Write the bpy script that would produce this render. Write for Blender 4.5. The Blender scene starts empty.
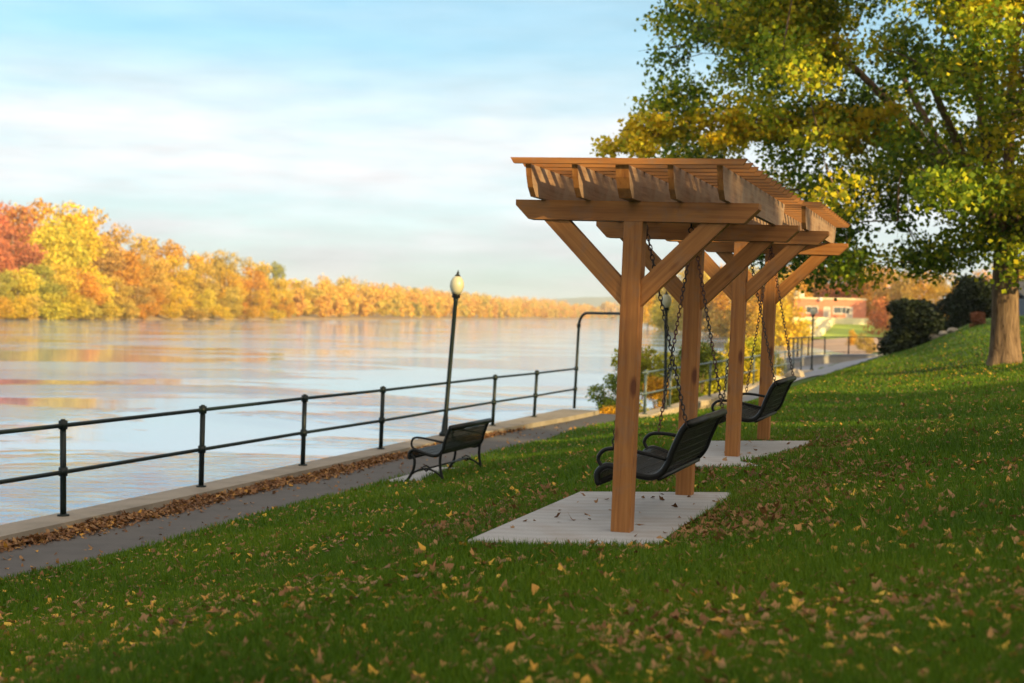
import bpy, math, random
import numpy as np
from mathutils import Vector, Matrix
random.seed(7); RNG = np.random.default_rng(11)
R = math.radians
sc = bpy.context.scene
col = sc.collection

# ------------------------------------------------------------ camera
FPX, CX, CY, EYE = 1422.0, 512.0, 341.5, 1.54
PITCH, ROLL = R(-1.088), R(1.2)
fwd = Vector((0, math.cos(PITCH), math.sin(PITCH)))
up0 = Vector((0, -math.sin(PITCH), math.cos(PITCH))); rt0 = Vector((1, 0, 0))
cr = rt0*math.cos(ROLL) + up0*math.sin(ROLL)
cu = up0*math.cos(ROLL) - rt0*math.sin(ROLL)
camd = bpy.data.cameras.new('camera'); cam = bpy.data.objects.new('camera', camd); col.objects.link(cam)
m3 = Matrix((cr, cu, -fwd)).transposed().to_4x4(); m3.translation = (0, 0, EYE)
cam.matrix_world = m3
camd.sensor_width = 36; camd.lens = 50.0; camd.clip_start = 0.1; camd.clip_end = 12000
camd.dof.use_dof = True; camd.dof.focus_distance = 12.5; camd.dof.aperture_fstop = 2.0
sc.camera = cam
sc.render.resolution_x = 1024; sc.render.resolution_y = 683

def project(p):
    d = Vector(p) - Vector((0, 0, EYE)); w = d.dot(fwd)
    return (CX + FPX*d.dot(cr)/w, CY - FPX*d.dot(cu)/w, w)

# ------------------------------------------------------------ world and sun
HAZE = 0.00015
SUN_EL = R(15); SUNV = Vector((0.68, -0.73, 0)).normalized()*math.cos(SUN_EL) + Vector((0, 0, math.sin(SUN_EL)))
w = bpy.data.worlds.new('World'); sc.world = w; w.use_nodes = True
nt = w.node_tree; nt.nodes.clear()
def N(nt, t, **k):
    n = nt.nodes.new(t)
    for a, v in k.items():
        setattr(n, a, v)
    return n
sky = N(nt, 'ShaderNodeTexSky', sky_type='NISHITA', sun_disc=False)
sky.sun_elevation = SUN_EL; sky.sun_rotation = math.atan2(SUNV.x, SUNV.y)
sky.air_density = 1.0; sky.dust_density = 0.6; sky.ozone_density = 2.0; sky.altitude = 200
tc = N(nt, 'ShaderNodeTexCoord'); sep = N(nt, 'ShaderNodeSeparateXYZ'); nt.links.new(tc.outputs['Generated'], sep.inputs[0])
mp = N(nt, 'ShaderNodeMapping'); mp.inputs['Scale'].default_value = (3.0, 3.0, 17); mp.inputs['Location'].default_value = (0.3, 0.2, 0.4)
nt.links.new(tc.outputs['Generated'], mp.inputs[0])
ns = N(nt, 'ShaderNodeTexNoise'); ns.inputs['Scale'].default_value = 2.4; ns.inputs['Detail'].default_value = 7; ns.inputs['Roughness'].default_value = 0.58
nt.links.new(mp.outputs[0], ns.inputs['Vector'])
rmp = N(nt, 'ShaderNodeValToRGB'); rmp.color_ramp.elements[0].position = 0.36; rmp.color_ramp.elements[1].position = 0.66
nt.links.new(ns.outputs[0], rmp.inputs[0])
cov = N(nt, 'ShaderNodeValToRGB')                      # how much thin cloud lies at each height (z = sin of elevation)
ce = cov.color_ramp.elements
ce[0].position = 0.0; ce[0].color = (0.86, 0.86, 0.86, 1)
ce[1].position = 1.0; ce[1].color = (0.6, 0.6, 0.6, 1)
for p, v in ((0.05, .86), (0.10, .95), (0.145, .80), (0.185, .44), (0.23, .50), (0.32, .85)):
    e = ce.new(p); e.color = (v, v, v, 1)
nt.links.new(sep.outputs[2], cov.inputs[0])
mn = N(nt, 'ShaderNodeMapRange'); mn.inputs[3].default_value = 0.84; mn.inputs[4].default_value = 1.10
nt.links.new(rmp.outputs[0], mn.inputs[0])
mul = N(nt, 'ShaderNodeMath', operation='MULTIPLY', use_clamp=True); nt.links.new(cov.outputs[0], mul.inputs[0]); nt.links.new(mn.outputs[0], mul.inputs[1])
cc = N(nt, 'ShaderNodeValToRGB'); cq = cc.color_ramp.elements   # cloud colour by height: lilac grey low, white above
K_CL = 6.15
cq[0].position = 0.0; cq[0].color = (0.88, 0.82, 0.76, 1)
cq[1].position = 1.0; cq[1].color = (1.35, 1.22, 1.05, 1)
for p, c in ((0.035, (0.78, 0.77, 0.78, 1)), (0.08, (0.90, 0.92, 0.95, 1)), (0.125, (0.98, 0.97, 0.98, 1)), (0.165, (0.78, 0.87, 0.91, 1)), (0.28, (0.66, 0.84, 0.92, 1)), (0.45, (1.2, 1.12, 1.0, 1))):
    e = cq.new(p); e.color = c
nt.links.new(sep.outputs[2], cc.inputs[0])
ns2 = N(nt, 'ShaderNodeTexNoise'); ns2.inputs['Scale'].default_value = 4.4; ns2.inputs['Detail'].default_value = 8
nt.links.new(mp.outputs[0], ns2.inputs['Vector'])
m2 = N(nt, 'ShaderNodeMapRange'); m2.inputs[1].default_value = 0.3; m2.inputs[2].default_value = 0.7
m2.inputs[3].default_value = K_CL*0.86; m2.inputs[4].default_value = K_CL*1.06
nt.links.new(ns2.outputs[0], m2.inputs[0])
vm = N(nt, 'ShaderNodeVectorMath', operation='SCALE'); nt.links.new(cc.outputs[0], vm.inputs[0]); nt.links.new(m2.outputs[0], vm.inputs['Scale'])
dt = N(nt, 'ShaderNodeVectorMath', operation='DOT_PRODUCT'); nt.links.new(tc.outputs['Generated'], dt.inputs[0]); dt.inputs[1].default_value = SUNV
gl = N(nt, 'ShaderNodeValToRGB'); gl.color_ramp.elements[0].position = 0.1; gl.color_ramp.elements[0].color = (0, 0, 0, 1)
gl.color_ramp.elements[1].position = 0.95; gl.color_ramp.elements[1].color = (8, 5.4, 2.8, 1)      # clouds round the low sun glow
nt.links.new(dt.outputs['Value'], gl.inputs[0])
va = N(nt, 'ShaderNodeVectorMath', operation='ADD'); nt.links.new(vm.outputs[0], va.inputs[0]); nt.links.new(gl.outputs[0], va.inputs[1])
tint = N(nt, 'ShaderNodeVectorMath', operation='MULTIPLY'); nt.links.new(sky.outputs[0], tint.inputs[0]); tint.inputs[1].default_value = (0.50, 1.0, 1.04)
mx = N(nt, 'ShaderNodeMix', data_type='RGBA'); nt.links.new(mul.outputs[0], mx.inputs[0])
nt.links.new(tint.outputs[0], mx.inputs[6]); nt.links.new(va.outputs[0], mx.inputs[7])
bg = N(nt, 'ShaderNodeBackground'); bg.inputs[1].default_value = 0.10; nt.links.new(mx.outputs[2], bg.inputs[0])
wo = N(nt, 'ShaderNodeOutputWorld'); nt.links.new(bg.outputs[0], wo.inputs[0])
sl = bpy.data.lights.new('sun', 'SUN'); sl.energy = 5.0; sl.angle = R(0.6); sl.color = (1.0, 0.74, 0.32)
so = bpy.data.objects.new('sun', sl); col.objects.link(so); so.rotation_euler = SUNV.to_track_quat('Z', 'Y').to_euler()
so.location = (20, -20, 30)
sc.view_settings.view_transform = 'Standard'; sc.view_settings.look = 'None'
sc.view_settings.exposure = 0.86; sc.view_settings.gamma = 1.0; sc.view_settings.use_curve_mapping = False
sc.render.engine = 'CYCLES'; sc.cycles.max_bounces = 6; sc.cycles.transparent_max_bounces = 8

# ------------------------------------------------------------ helpers
A18 = R(18.0); UV = (math.sin(A18), math.cos(A18)); NV = (math.cos(A18), -math.sin(A18))
def W(n, s, z=0.0):            # (n, s): across and along the riverside walk
    return Vector((n*NV[0] + s*UV[0], n*NV[1] + s*UV[1], z))
ROTZ = -A18
def tag(o, label=None, cat=None, group=None, kind=None):
    if label: o['label'] = label
    if cat: o['category'] = cat
    if group: o['group'] = group
    if kind: o['kind'] = kind
    return o
def empty(name, loc, rot=(0, 0, 0)):
    o = bpy.data.objects.new(name, None); col.objects.link(o); o.location = loc; o.rotation_euler = rot
    o.empty_display_size = 0.2
    return o
def copy_tree(o, parent=None):
    c = o.copy(); col.objects.link(c)
    if parent: c.parent = parent
    for ch in [q for q in bpy.data.objects if q.parent == o and q != c]:
        copy_tree(ch, c)
    return c

class MB:
    def __init__(s): s.v = []; s.f = []; s.smooth = []
    def add(s, vs, fs, sm=False):
        b = len(s.v); s.v += [tuple(v) for v in vs]; s.f += [tuple(b+i for i in f) for f in fs]; s.smooth += [sm]*len(fs)
    def box(s, x0, x1, y0, y1, z0, z1, ch=0.0):
        if ch <= 0:
            vs = [(x, y, z) for x in (x0, x1) for y in (y0, y1) for z in (z0, z1)]
            s.add(vs, [(0, 1, 3, 2), (4, 6, 7, 5), (0, 4, 5, 1), (2, 3, 7, 6), (0, 2, 6, 4), (1, 5, 7, 3)])
        else:
            vs = []
            for (a, b, c) in ((x0, y0, z0), (x0, y0, z1), (x0, y1, z0), (x0, y1, z1), (x1, y0, z0), (x1, y0, z1), (x1, y1, z0), (x1, y1, z1)):
                sx = ch if a == x0 else -ch; sy = ch if b == y0 else -ch; sz = ch if c == z0 else -ch
                vs += [(a, b+sy, c+sz), (a+sx, b, c+sz), (a+sx, b+sy, c)]
            I = lambda i, k: i*3+k
            F = [(I(0,0),I(1,0),I(3,0),I(2,0)), (I(4,0),I(6,0),I(7,0),I(5,0)), (I(0,1),I(4,1),I(5,1),I(1,1)), (I(2,1),I(3,1),I(7,1),I(6,1)),
                 (I(0,2),I(2,2),I(6,2),I(4,2)), (I(1,2),I(5,2),I(7,2),I(3,2))]
            for a, b, k, l in ((0,1,0,1),(2,3,0,1),(4,5,0,1),(6,7,0,1),(0,2,0,2),(1,3,0,2),(4,6,0,2),(5,7,0,2),(0,4,1,2),(1,5,1,2),(2,6,1,2),(3,7,1,2)):
                F.append((I(a,k), I(b,k), I(b,l), I(a,l)))
            for i in range(8): F.append((I(i,0), I(i,1), I(i,2)))
            s.add(vs, F)
    def prism(s, poly, axis, a, b):     # poly: 2d points; axis 0 -> (y,z) swept along x, 1 -> (x,z) along y, 2 -> (x,y) along z
        n = len(poly)
        def P(p, t): return (t, p[0], p[1]) if axis == 0 else ((p[0], t, p[1]) if axis == 1 else (p[0], p[1], t))
        s.add([P(p, a) for p in poly] + [P(p, b) for p in poly],
              [tuple(range(n))[::-1], tuple(range(n, 2*n))] + [(i, (i+1) % n, n+(i+1) % n, n+i) for i in range(n)])
    def tube(s, pts, r, k=8, cap=True, closed=False):
        pts = [Vector(p) for p in pts]; n = len(pts)
        rs = r if isinstance(r, (list, tuple)) else [r]*n
        vs = []; prev = None
        for i, p in enumerate(pts):
            if closed: t = pts[(i+1) % n] - pts[i-1]
            else: t = pts[min(i+1, n-1)] - pts[max(i-1, 0)]
            t.normalize()
            if prev is None:
                a = Vector((0, 0, 1)) if abs(t.z) < 0.9 else Vector((1, 0, 0)); x = t.cross(a).normalized()
            else:
                x = (prev - t*prev.dot(t)).normalized()
            prev = x; y = t.cross(x)
            for j in range(k):
                an = 2*math.pi*j/k; vs.append(p + (x*math.cos(an) + y*math.sin(an))*rs[i])
        fs = []
        for i in range(n if closed else n-1):
            for j in range(k):
                a = i*k+j; b = i*k+(j+1) % k; i2 = (i+1) % n
                fs.append((a, b, i2*k+(j+1) % k, i2*k+j))
        if cap and not closed:
            fs.append(tuple(range(k))[::-1]); fs.append(tuple(range((n-1)*k, n*k)))
        s.add(vs, fs, True)
    def lathe(s, prof, k=16, c=(0, 0)):
        vs = [(c[0]+r*math.cos(2*math.pi*j/k), c[1]+r*math.sin(2*math.pi*j/k), z) for r, z in prof for j in range(k)]
        fs = [(i*k+j, i*k+(j+1) % k, (i+1)*k+(j+1) % k, (i+1)*k+j) for i in range(len(prof)-1) for j in range(k)]
        fs.append(tuple(range(k))[::-1]); fs.append(tuple(range((len(prof)-1)*k, len(prof)*k)))
        s.add(vs, fs, True)
    def build(s, name, mat, parent=None):
        me = bpy.data.meshes.new(name); me.from_pydata(s.v, [], s.f); me.polygons.foreach_set('use_smooth', s.smooth); me.update()
        if mat: me.materials.append(mat)
        o = bpy.data.objects.new(name, me); col.objects.link(o)
        if parent: o.parent = parent
        return o
def np_mesh(name, V, F, mat, parent=None, smooth=False, attr=None, link=True):
    """V (n,3) array, F (m,k) array with constant k"""
    me = bpy.data.meshes.new(name); V = np.asarray(V, dtype=np.float32); F = np.asarray(F, dtype=np.int32)
    me.vertices.add(len(V)); me.vertices.foreach_set('co', V.ravel())
    me.loops.add(F.size); me.loops.foreach_set('vertex_index', F.ravel())
    me.polygons.add(len(F)); me.polygons.foreach_set('loop_start', np.arange(0, F.size, F.shape[1], dtype=np.int32))
    me.polygons.foreach_set('loop_total', np.full(len(F), F.shape[1], dtype=np.int32))
    if smooth: me.polygons.foreach_set('use_smooth', np.ones(len(F), dtype=bool))
    me.update(calc_edges=True)
    if attr is not None:
        a = me.attributes.new('tone', 'FLOAT', 'POINT'); a.data.foreach_set('value', np.asarray(attr, dtype=np.float32))
    if mat: me.materials.append(mat)
    if not link: return me
    o = bpy.data.objects.new(name, me); col.objects.link(o)
    if parent: o.parent = parent
    return o

# ------------------------------------------------------------ materials
def mat_new(name):
    m = bpy.data.materials.new(name); m.use_nodes = True; n = m.node_tree; n.nodes.clear()
    out = N(n, 'ShaderNodeOutputMaterial'); return m, n, out
def noise(n, scale, detail=4, rough=0.55, vec=None, dist=0.0):
    t = N(n, 'ShaderNodeTexNoise'); t.inputs['Scale'].default_value = scale; t.inputs['Detail'].default_value = detail
    t.inputs['Roughness'].default_value = rough; t.inputs['Distortion'].default_value = dist
    if vec is not None: n.links.new(vec, t.inputs['Vector'])
    return t.outputs[0]
def ramp(n, fac, stops):
    r = N(n, 'ShaderNodeValToRGB'); e = r.color_ramp.elements
    e[0].position = stops[0][0]; e[0].color = (*stops[0][1], 1); e[1].position = stops[-1][0]; e[1].color = (*stops[-1][1], 1)
    for p, c in stops[1:-1]:
        q = e.new(p); q.color = (*c, 1)
    n.links.new(fac, r.inputs[0]); return r.outputs[0]
def mixc(n, f, a, b, mode='MIX'):
    m = N(n, 'ShaderNodeMix', data_type='RGBA', blend_type=mode)
    for i, v in ((0, f), (6, a), (7, b)):
        if isinstance(v, (int, float)): m.inputs[i].default_value = v
        elif isinstance(v, tuple): m.inputs[i].default_value = (*v, 1)
        else: n.links.new(v, m.inputs[i])
    return m.outputs[2]
def coords(n, kind='Object', scale=(1, 1, 1), rot=(0, 0, 0)):
    t = N(n, 'ShaderNodeTexCoord'); m = N(n, 'ShaderNodeMapping'); m.inputs['Scale'].default_value = scale; m.inputs['Rotation'].default_value = rot
    n.links.new(t.outputs[kind], m.inputs[0]); return m.outputs[0]
def finish(n, out, color, rough=0.6, metal=0.0, bump=None, bs=0.3, bd=0.01, spec=0.5):
    p = N(n, 'ShaderNodeBsdfPrincipled')
    if isinstance(color, tuple): p.inputs['Base Color'].default_value = (*color, 1)
    else: n.links.new(color, p.inputs['Base Color'])
    if isinstance(rough, (int, float)): p.inputs['Roughness'].default_value = rough
    else: n.links.new(rough, p.inputs['Roughness'])
    p.inputs['Metallic'].default_value = metal; p.inputs['Specular IOR Level'].default_value = spec
    if bump is not None:
        b = N(n, 'ShaderNodeBump'); b.inputs['Strength'].default_value = bs; b.inputs['Distance'].default_value = bd
        n.links.new(bump, b.inputs['Height']); n.links.new(b.outputs[0], p.inputs['Normal'])
    n.links.new(p.outputs[0], out.inputs[0]); return p
def simple(name, c, rough=0.6, metal=0.0, var=0.15, scale=6, bump=0.0, spec=0.5, kind='Object'):
    m, n, out = mat_new(name); v = coords(n, kind)
    f = noise(n, scale, 6, 0.65, v)
    colr = ramp(n, f, [(0.25, tuple(x*(1-var) for x in c)), (0.75, tuple(min(1, x*(1+var)) for x in c))])
    finish(n, out, colr, rough, metal, f if bump else None, bump, 0.01, spec); return m
def wood_mat(name, axis):     # grain runs along the local axis
    m, n, out = mat_new(name)
    sc_ = [34, 34, 34]; sc_[axis] = 1.6
    v = coords(n, 'Object', tuple(sc_)); g = noise(n, 1.0, 6, 0.62, v, 0.6)
    sk = [6.0, 6.0, 6.0]; sk[axis] = 2.2
    v2 = coords(n, 'Object', tuple(sk))
    vo = N(n, 'ShaderNodeTexVoronoi'); vo.inputs['Scale'].default_value = 1.0; n.links.new(v2, vo.inputs['Vector'])
    knot = ramp(n, vo.outputs['Distance'], [(0.0, (1, 1, 1)), (0.10, (1, 1, 1)), (0.20, (0, 0, 0))])
    base = ramp(n, g, [(0.22, (0.15, 0.054, 0.018)), (0.5, (0.30, 0.128, 0.034)), (0.78, (0.43, 0.205, 0.062))])
    v3 = coords(n, 'Object', (1, 1, 1)); big = noise(n, 2.3, 3, 0.5, v3)
    c1 = mixc(n, big, base, (0.21, 0.078, 0.028), 'MIX')
    oi = N(n, 'ShaderNodeNewGeometry')
    c1b = mixc(n, 0.55, base, c1)
    wth = noise(n, 7, 5, 0.65, v3, 0.8)
    c1c = mixc(n, ramp(n, wth, [(0.5, (0, 0, 0)), (0.72, (0.55, 0.55, 0.55))]), c1b, (0.20, 0.12, 0.075))
    c2 = mixc(n, knot, c1c, (0.11, 0.036, 0.014))
    finish(n, out, c2, 0.62, 0, g, 0.2, 0.003, 0.25); return m
WOOD = [wood_mat('cedar_x', 0), wood_mat('cedar_y', 1), wood_mat('cedar_z', 2)]
def grey_wood():
    m, n, out = mat_new('weathered_cedar_rafter')
    v = coords(n, 'Object', (30, 1.4, 30)); g = noise(n, 1.0, 6, 0.6, v, 0.7)
    base = ramp(n, g, [(0.25, (0.13, 0.07, 0.04)), (0.5, (0.215, 0.125, 0.075)), (0.75, (0.32, 0.205, 0.13))])
    v3 = coords(n, 'Object', (1, 1, 1)); big = noise(n, 5, 5, 0.6, v3, 0.5)
    c = mixc(n, ramp(n, big, [(0.4, (0, 0, 0)), (0.62, (0.8, 0.8, 0.8))]), base, (0.25, 0.175, 0.125))
    finish(n, out, c, 0.7, 0, g, 0.25, 0.004, 0.3); return m
RAFTER = grey_wood()
BLACK = simple('black_powder_coat', (0.006, 0.007, 0.007), 0.42, 0, 0.2, 20, spec=.22)
GREENPIPE = simple('dark_green_pipe_paint', (0.005, 0.011, 0.011), 0.42, 0, 0.25, 9, spec=.25)
GREYPIPE = simple('grey_green_pipe_paint', (0.07, 0.10, 0.105), 0.4, 0, 0.2, 9)
def chain_mat():
    m, n, out = mat_new('chain_steel'); v = coords(n)
    f = noise(n, 2.0, 3, 0.5, v); c = ramp(n, f, [(0.46, (0.02, 0.018, 0.018)), (0.62, (0.09, 0.022, 0.012))])
    finish(n, out, c, 0.45, 0.4); return m
CHAIN = chain_mat()
def concrete(name, c, stain=(0.25, 0.19, 0.15), sc_=1.0, lines=None):
    m, n, out = mat_new(name); v = coords(n)
    f = noise(n, 1.7*sc_, 7, 0.65, v, 0.4); f2 = noise(n, 60*sc_, 4, 0.7, v)
    a = ramp(n, f2, [(0.3, tuple(x*0.86 for x in c)), (0.7, tuple(min(1, x*1.1) for x in c))])
    b = mixc(n, ramp(n, f, [(0.45, (0, 0, 0)), (0.72, (0.75, 0.75, 0.75))]), a, stain)
    hgt = f2
    if lines:
        wv = N(n, 'ShaderNodeTexWave', wave_type='BANDS', bands_direction='Y'); wv.inputs['Scale'].default_value = lines; wv.inputs['Distortion'].default_value = 5.0
        wv.inputs['Detail'].default_value = 2
        n.links.new(v, wv.inputs['Vector'])
        b = mixc(n, 0.14, b, ramp(n, wv.outputs[1], [(0.2, tuple(x*0.62 for x in stain)), (0.7, c)]))
    finish(n, out, b, 0.85, 0, hgt, 0.25, 0.004, 0.3); return m
PAD = concrete('pad_concrete', (0.30, 0.305, 0.315), (0.235, 0.20, 0.175), 1.2, 1.7)
COPING = concrete('coping_concrete', (0.25, 0.215, 0.175), (0.13, 0.11, 0.085), 1.0)
ASPHALT = concrete('asphalt', (0.082, 0.074, 0.070), (0.050, 0.046, 0.045), 1.3)
LIGHTPATH = concrete('far_path_concrete', (0.20, 0.215, 0.25), (0.17, 0.175, 0.20), 0.4)
STONE = concrete('wall_stone', (0.40, 0.33, 0.24), (0.22, 0.17, 0.12), 1.5)

# ------------------------------------------------------------ terrain
def sstep(x, a, b):
    t = np.clip((np.asarray(x, float)-a)/(b-a), 0, 1); return t*t*(3-2*t)
NB = [-12, -8.35, -8.25, -7.6, -7, -6, -5, -4, -3.3, -2, -1, 0, 1, 3, 6, 12, 20, 45]
ZB = [-1.06, -1.06, -.97, -.93, -.84, -.66, -.46, -.2, -.05, .0, .12, .27, .40, .62, .8, 1.1, 1.5, 2.4]
def ground(n, s):
    n = np.asarray(n, float); s = np.asarray(s, float)
    z = np.interp(n, NB, ZB)
    z = z + 0.11*sstep(s, 12.4, 14.3)*sstep(n, -5.5, -3.6)
    z = z + 0.04*np.clip(s-34, 0, 34)*sstep(n, -4.2, 0.8)
    z = z - 0.05*np.clip(s-70, 0, 60)*sstep(n, -4, 0)
    dip = sstep(s, 34, 38)*(1-sstep(s, 46, 54))
    z = z - 0.38*dip*(1-sstep(n, -7.4, -4.6))*sstep(n, -8.3, -8.0)
    z = z - 0.06*sstep(s, 52, 60)*(1-sstep(n, -6.5, -4.5))
    bank = sstep(s, 35.2, 36.6)*np.clip(-7.9-n, 0, 9)*0.42
    z = np.where(s > 35, z-bank, z)
    z = z + 0.012*np.sin(n*1.7+s*.9)+0.012*np.sin(s*1.3-n*.8)
    return z
def gz(n, s): return float(ground(n, s))
def ns_of(x, y): return (x*NV[0]+y*NV[1], x*UV[0]+y*UV[1])

def lawn_mat():
    m, n, out = mat_new('lawn_turf'); v = coords(n, 'Object')
    a = noise(n, 0.8, 5, 0.6, v); b = noise(n, 26, 5, 0.7, v); c = noise(n, 3.2, 6, 0.7, v)
    g = ramp(n, b, [(0.3, (0.016, 0.040, 0.004)), (0.5, (0.044, 0.098, 0.003)), (0.72, (0.11, 0.165, 0.006))])
    g = mixc(n, ramp(n, a, [(0.4, (0, 0, 0)), (0.7, (.5, .5, .5))]), g, (0.06, 0.10, 0.015))
    g = mixc(n, ramp(n, c, [(0.53, (0, 0, 0)), (0.66, (0.7, 0.7, 0.7))]), g, (0.085, 0.06, 0.025))
    finish(n, out, g, 0.9, 0, b, 0.6, 0.03, 0.15); return m
LAWN = lawn_mat()
nn = np.concatenate([np.arange(-13, -8.5, .5), [-8.4, -8.35, -8.3, -8.25, -8.1, -8.0], np.arange(-7.9, 4, .2), np.arange(4, 46, 2)])
ss = np.concatenate([np.arange(-20, 2, 1), np.arange(2, 40, .3), np.arange(40, 100, .8), np.arange(100, 140, 3)])
# wall notch: where the river wall stands (s<36) the lawn stops at the wall
gn, gs = np.meshgrid(nn, ss, indexing='ij')
gn2 = np.where((gs < 35.6) & (gn < -9.9), -9.9, gn)
gzv = ground(gn2, gs)
V = np.stack([gn2*NV[0]+gs*UV[0], gn2*NV[1]+gs*UV[1], gzv], -1).reshape(-1, 3)
I = np.arange(len(nn)*len(ss)).reshape(len(nn), len(ss))
F = np.stack([I[:-1, :-1], I[1:, :-1], I[1:, 1:], I[:-1, 1:]], -1).reshape(-1, 4)
tag(np_mesh('lawn', V, F, LAWN, smooth=True), kind='structure')

def ribbon(name, n0, n1, sa, sb, mat, zf, step=1.0, m=2, thick=0.0):
    S = np.arange(sa, sb+1e-6, step); T = np.linspace(0, 1, m)
    vs = []
    for t in T:
        for s in S:
            a = n0(s); b = n1(s); n_ = a+(b-a)*t; p = W(n_, s, zf(n_, s)); vs.append(tuple(p))
    I = np.arange(len(T)*len(S)).reshape(len(T), len(S))
    F = np.stack([I[:-1, :-1], I[1:, :-1], I[1:, 1:], I[:-1, 1:]], -1).reshape(-1, 4)
    return np_mesh(name, vs, F, mat, smooth=True)
WALLEND = 35.7
wob = lambda s: 0.03*math.sin(s*1.9)+0.02*math.sin(s*4.3+1)
tag(ribbon('path', lambda s: -9.62 + 0.0*s, lambda s: -8.3+wob(s)+0.45*float(sstep(s, 31, 36)), -12, 36, ASPHALT, lambda n, s: -1.0+.0*n, .5, 3), kind='structure')
tag(ribbon('path', lambda s: -9.9-0.1*(s-36), lambda s: -7.95-.1*(s-36), 36, 47, ASPHALT, lambda n, s: -1.0-0.12*(s-36)+.004, .5, 3), kind='structure')
tag(ribbon('path', lambda s: -7.6, lambda s: -5.5-1.3*(1-float(sstep(s, 46, 60))), 46, 96, LIGHTPATH, lambda n, s: gz(n, s)+0.05, 1, 6), kind='structure')

# water
WZ = EYE-3.8
def water_mat():
    m, n, out = mat_new('river_water')
    v = coords(n, 'Object', (1, 1, 1), (0, 0, -A18*0.4))
    vs_ = coords(n, 'Object', (0.55, 1.0, 1))          # ripples stretched across the river's far reaches
    big = noise(n, 0.05, 5, 0.65, coords(n, 'Object', (0.75, 1.3, 1)), 0.9)
    calm = ramp(n, big, [(0.49, (0.03, .03, .03)), (0.58, (1, 1, 1))])
    f1 = noise(n, 1.8, 4, 0.6, vs_, 0.3); f2 = noise(n, 6, 3, 0.55, v); f0 = noise(n, 0.16, 2, 0.5, vs_)
    def mth(op, a, b):
        q = N(n, 'ShaderNodeMath', operation=op)
        for i, x in enumerate((a, b)):
            if isinstance(x, (int, float)): q.inputs[i].default_value = x
            else: n.links.new(x, q.inputs[i])
        return q.outputs[0]
    h = mth('ADD', mth('MULTIPLY', f1, 0.09), mth('MULTIPLY', f2, 0.022))
    h = mth('MULTIPLY', h, calm); h = mth('ADD', h, mth('MULTIPLY', f0, 0.022))
    p = N(n, 'ShaderNodeBsdfPrincipled'); p.inputs['Base Color'].default_value = (0.13, 0.29, 0.50, 1)
    p.inputs['Roughness'].default_value = 0.045; p.inputs['IOR'].default_value = 1.55
    b = N(n, 'ShaderNodeBump'); b.inputs['Strength'].default_value = 1.0; b.inputs['Distance'].default_value = 1.0
    n.links.new(h, b.inputs['Height']); n.links.new(b.outputs[0], p.inputs['Normal'])
    n.links.new(p.outputs[0], out.inputs[0]); return m
WATER = water_mat()
mb = MB(); mb.add([(-3000, -400, WZ), (3000, -400, WZ), (3000, 6000, WZ), (-3000, 6000, WZ)], [(0, 1, 2, 3)])
tag(mb.build('water', WATER), kind='structure')

# river wall with concrete coping
wl = empty('river_wall', W(-9.9, 10, -1.0)); tag(wl, 'long concrete river wall with a pale weathered coping under the pipe fence', 'wall')
def nsbox(n0, n1, s0, s1, z0, z1, ch=0.0, base=(0, 0, 0)):
    b = MB(); b.box(n0, n1, s0, s1, z0, z1, ch); return b
def set_local(o, parent, n, s, z):    # geometry is written in (n, s, z) coordinates; the object is turned to fit
    o.parent = None
    o.location = (0, 0, 0); o.rotation_euler = (0, 0, ROTZ)
def ns_build(mbx, name, mat, parent):
    """geometry in (n,s,z) world coords -> local coords of parent"""
    pv = parent.location if parent else Vector((0, 0, 0))
    mbx.v = [tuple(W(a, b, c)-pv) for a, b, c in mbx.v]
    return mbx.build(name, mat, parent)
def taper(b, n0, na, nb, sa, sb, z0, z1):
    b.add([(n0, sa, z0), (na, sa, z0), (nb, sb, z0), (n0, sb, z0), (n0+.015, sa, z1), (na-.015, sa, z1), (nb-.015, sb, z1), (n0+.015, sb, z1)],
          [(0, 3, 2, 1), (4, 5, 6, 7), (0, 1, 5, 4), (1, 2, 6, 5), (2, 3, 7, 6), (3, 0, 4, 7)])
b = MB()
edges = [-12] + [x for x in np.arange(-9.8, 35, 3.05)] + [WALLEND]
for i in range(len(edges)-1):
    wi = [-9.62 + 0.45*float(sstep(q, 26, 35)) for q in (edges[i], edges[i+1])]
    taper(b, -10.16, wi[0], wi[1], edges[i]+0.005, edges[i+1]-0.005, -1.15, -0.895)
ns_build(b, 'coping', COPING, wl)
b = MB(); b.box(-10.12, -9.72, -12, WALLEND-.02, -4, -1.14); ns_build(b, 'wall_face', COPING, wl)

# pipe fence along the river wall
FN = -9.96; CZ = -0.895
def post_part(n, s, z0, h, lean, parent, mat, r=0.037):
    mb = MB(); top = (n+lean*h, s, z0+h)
    mb.tube([(n, s, z0), top], r, 10)
    d = lambda t: (n+lean*h*t, s, z0+h*t)
    for t in (0.47, 0.965):          # the fittings the rails run through
        a = d(t); mb.tube([(a[0], a[1], a[2]-.05), (a[0], a[1], a[2]+.05)], r*1.45, 10)
    mb.tube([(n, s, z0-.005), (n, s, z0+.02)], r*1.9, 10)
    mb.tube([top, (top[0], top[1], top[2]+.03)], [r*1.2, r*.6], 10)
    return ns_build(mb, 'post', mat, parent)
def rail_part(name, pts, r, mat, parent):
    mb = MB(); mb.tube(pts, r, 8); return ns_build(mb, name, mat, parent)
fe = empty('pipe_fence', W(FN, 10, CZ)); tag(fe, 'dark green two rail pipe fence on the river wall coping beside the path', 'fence')
spos = [10.9+3.05*i for i in range(-4, 8)]
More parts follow.
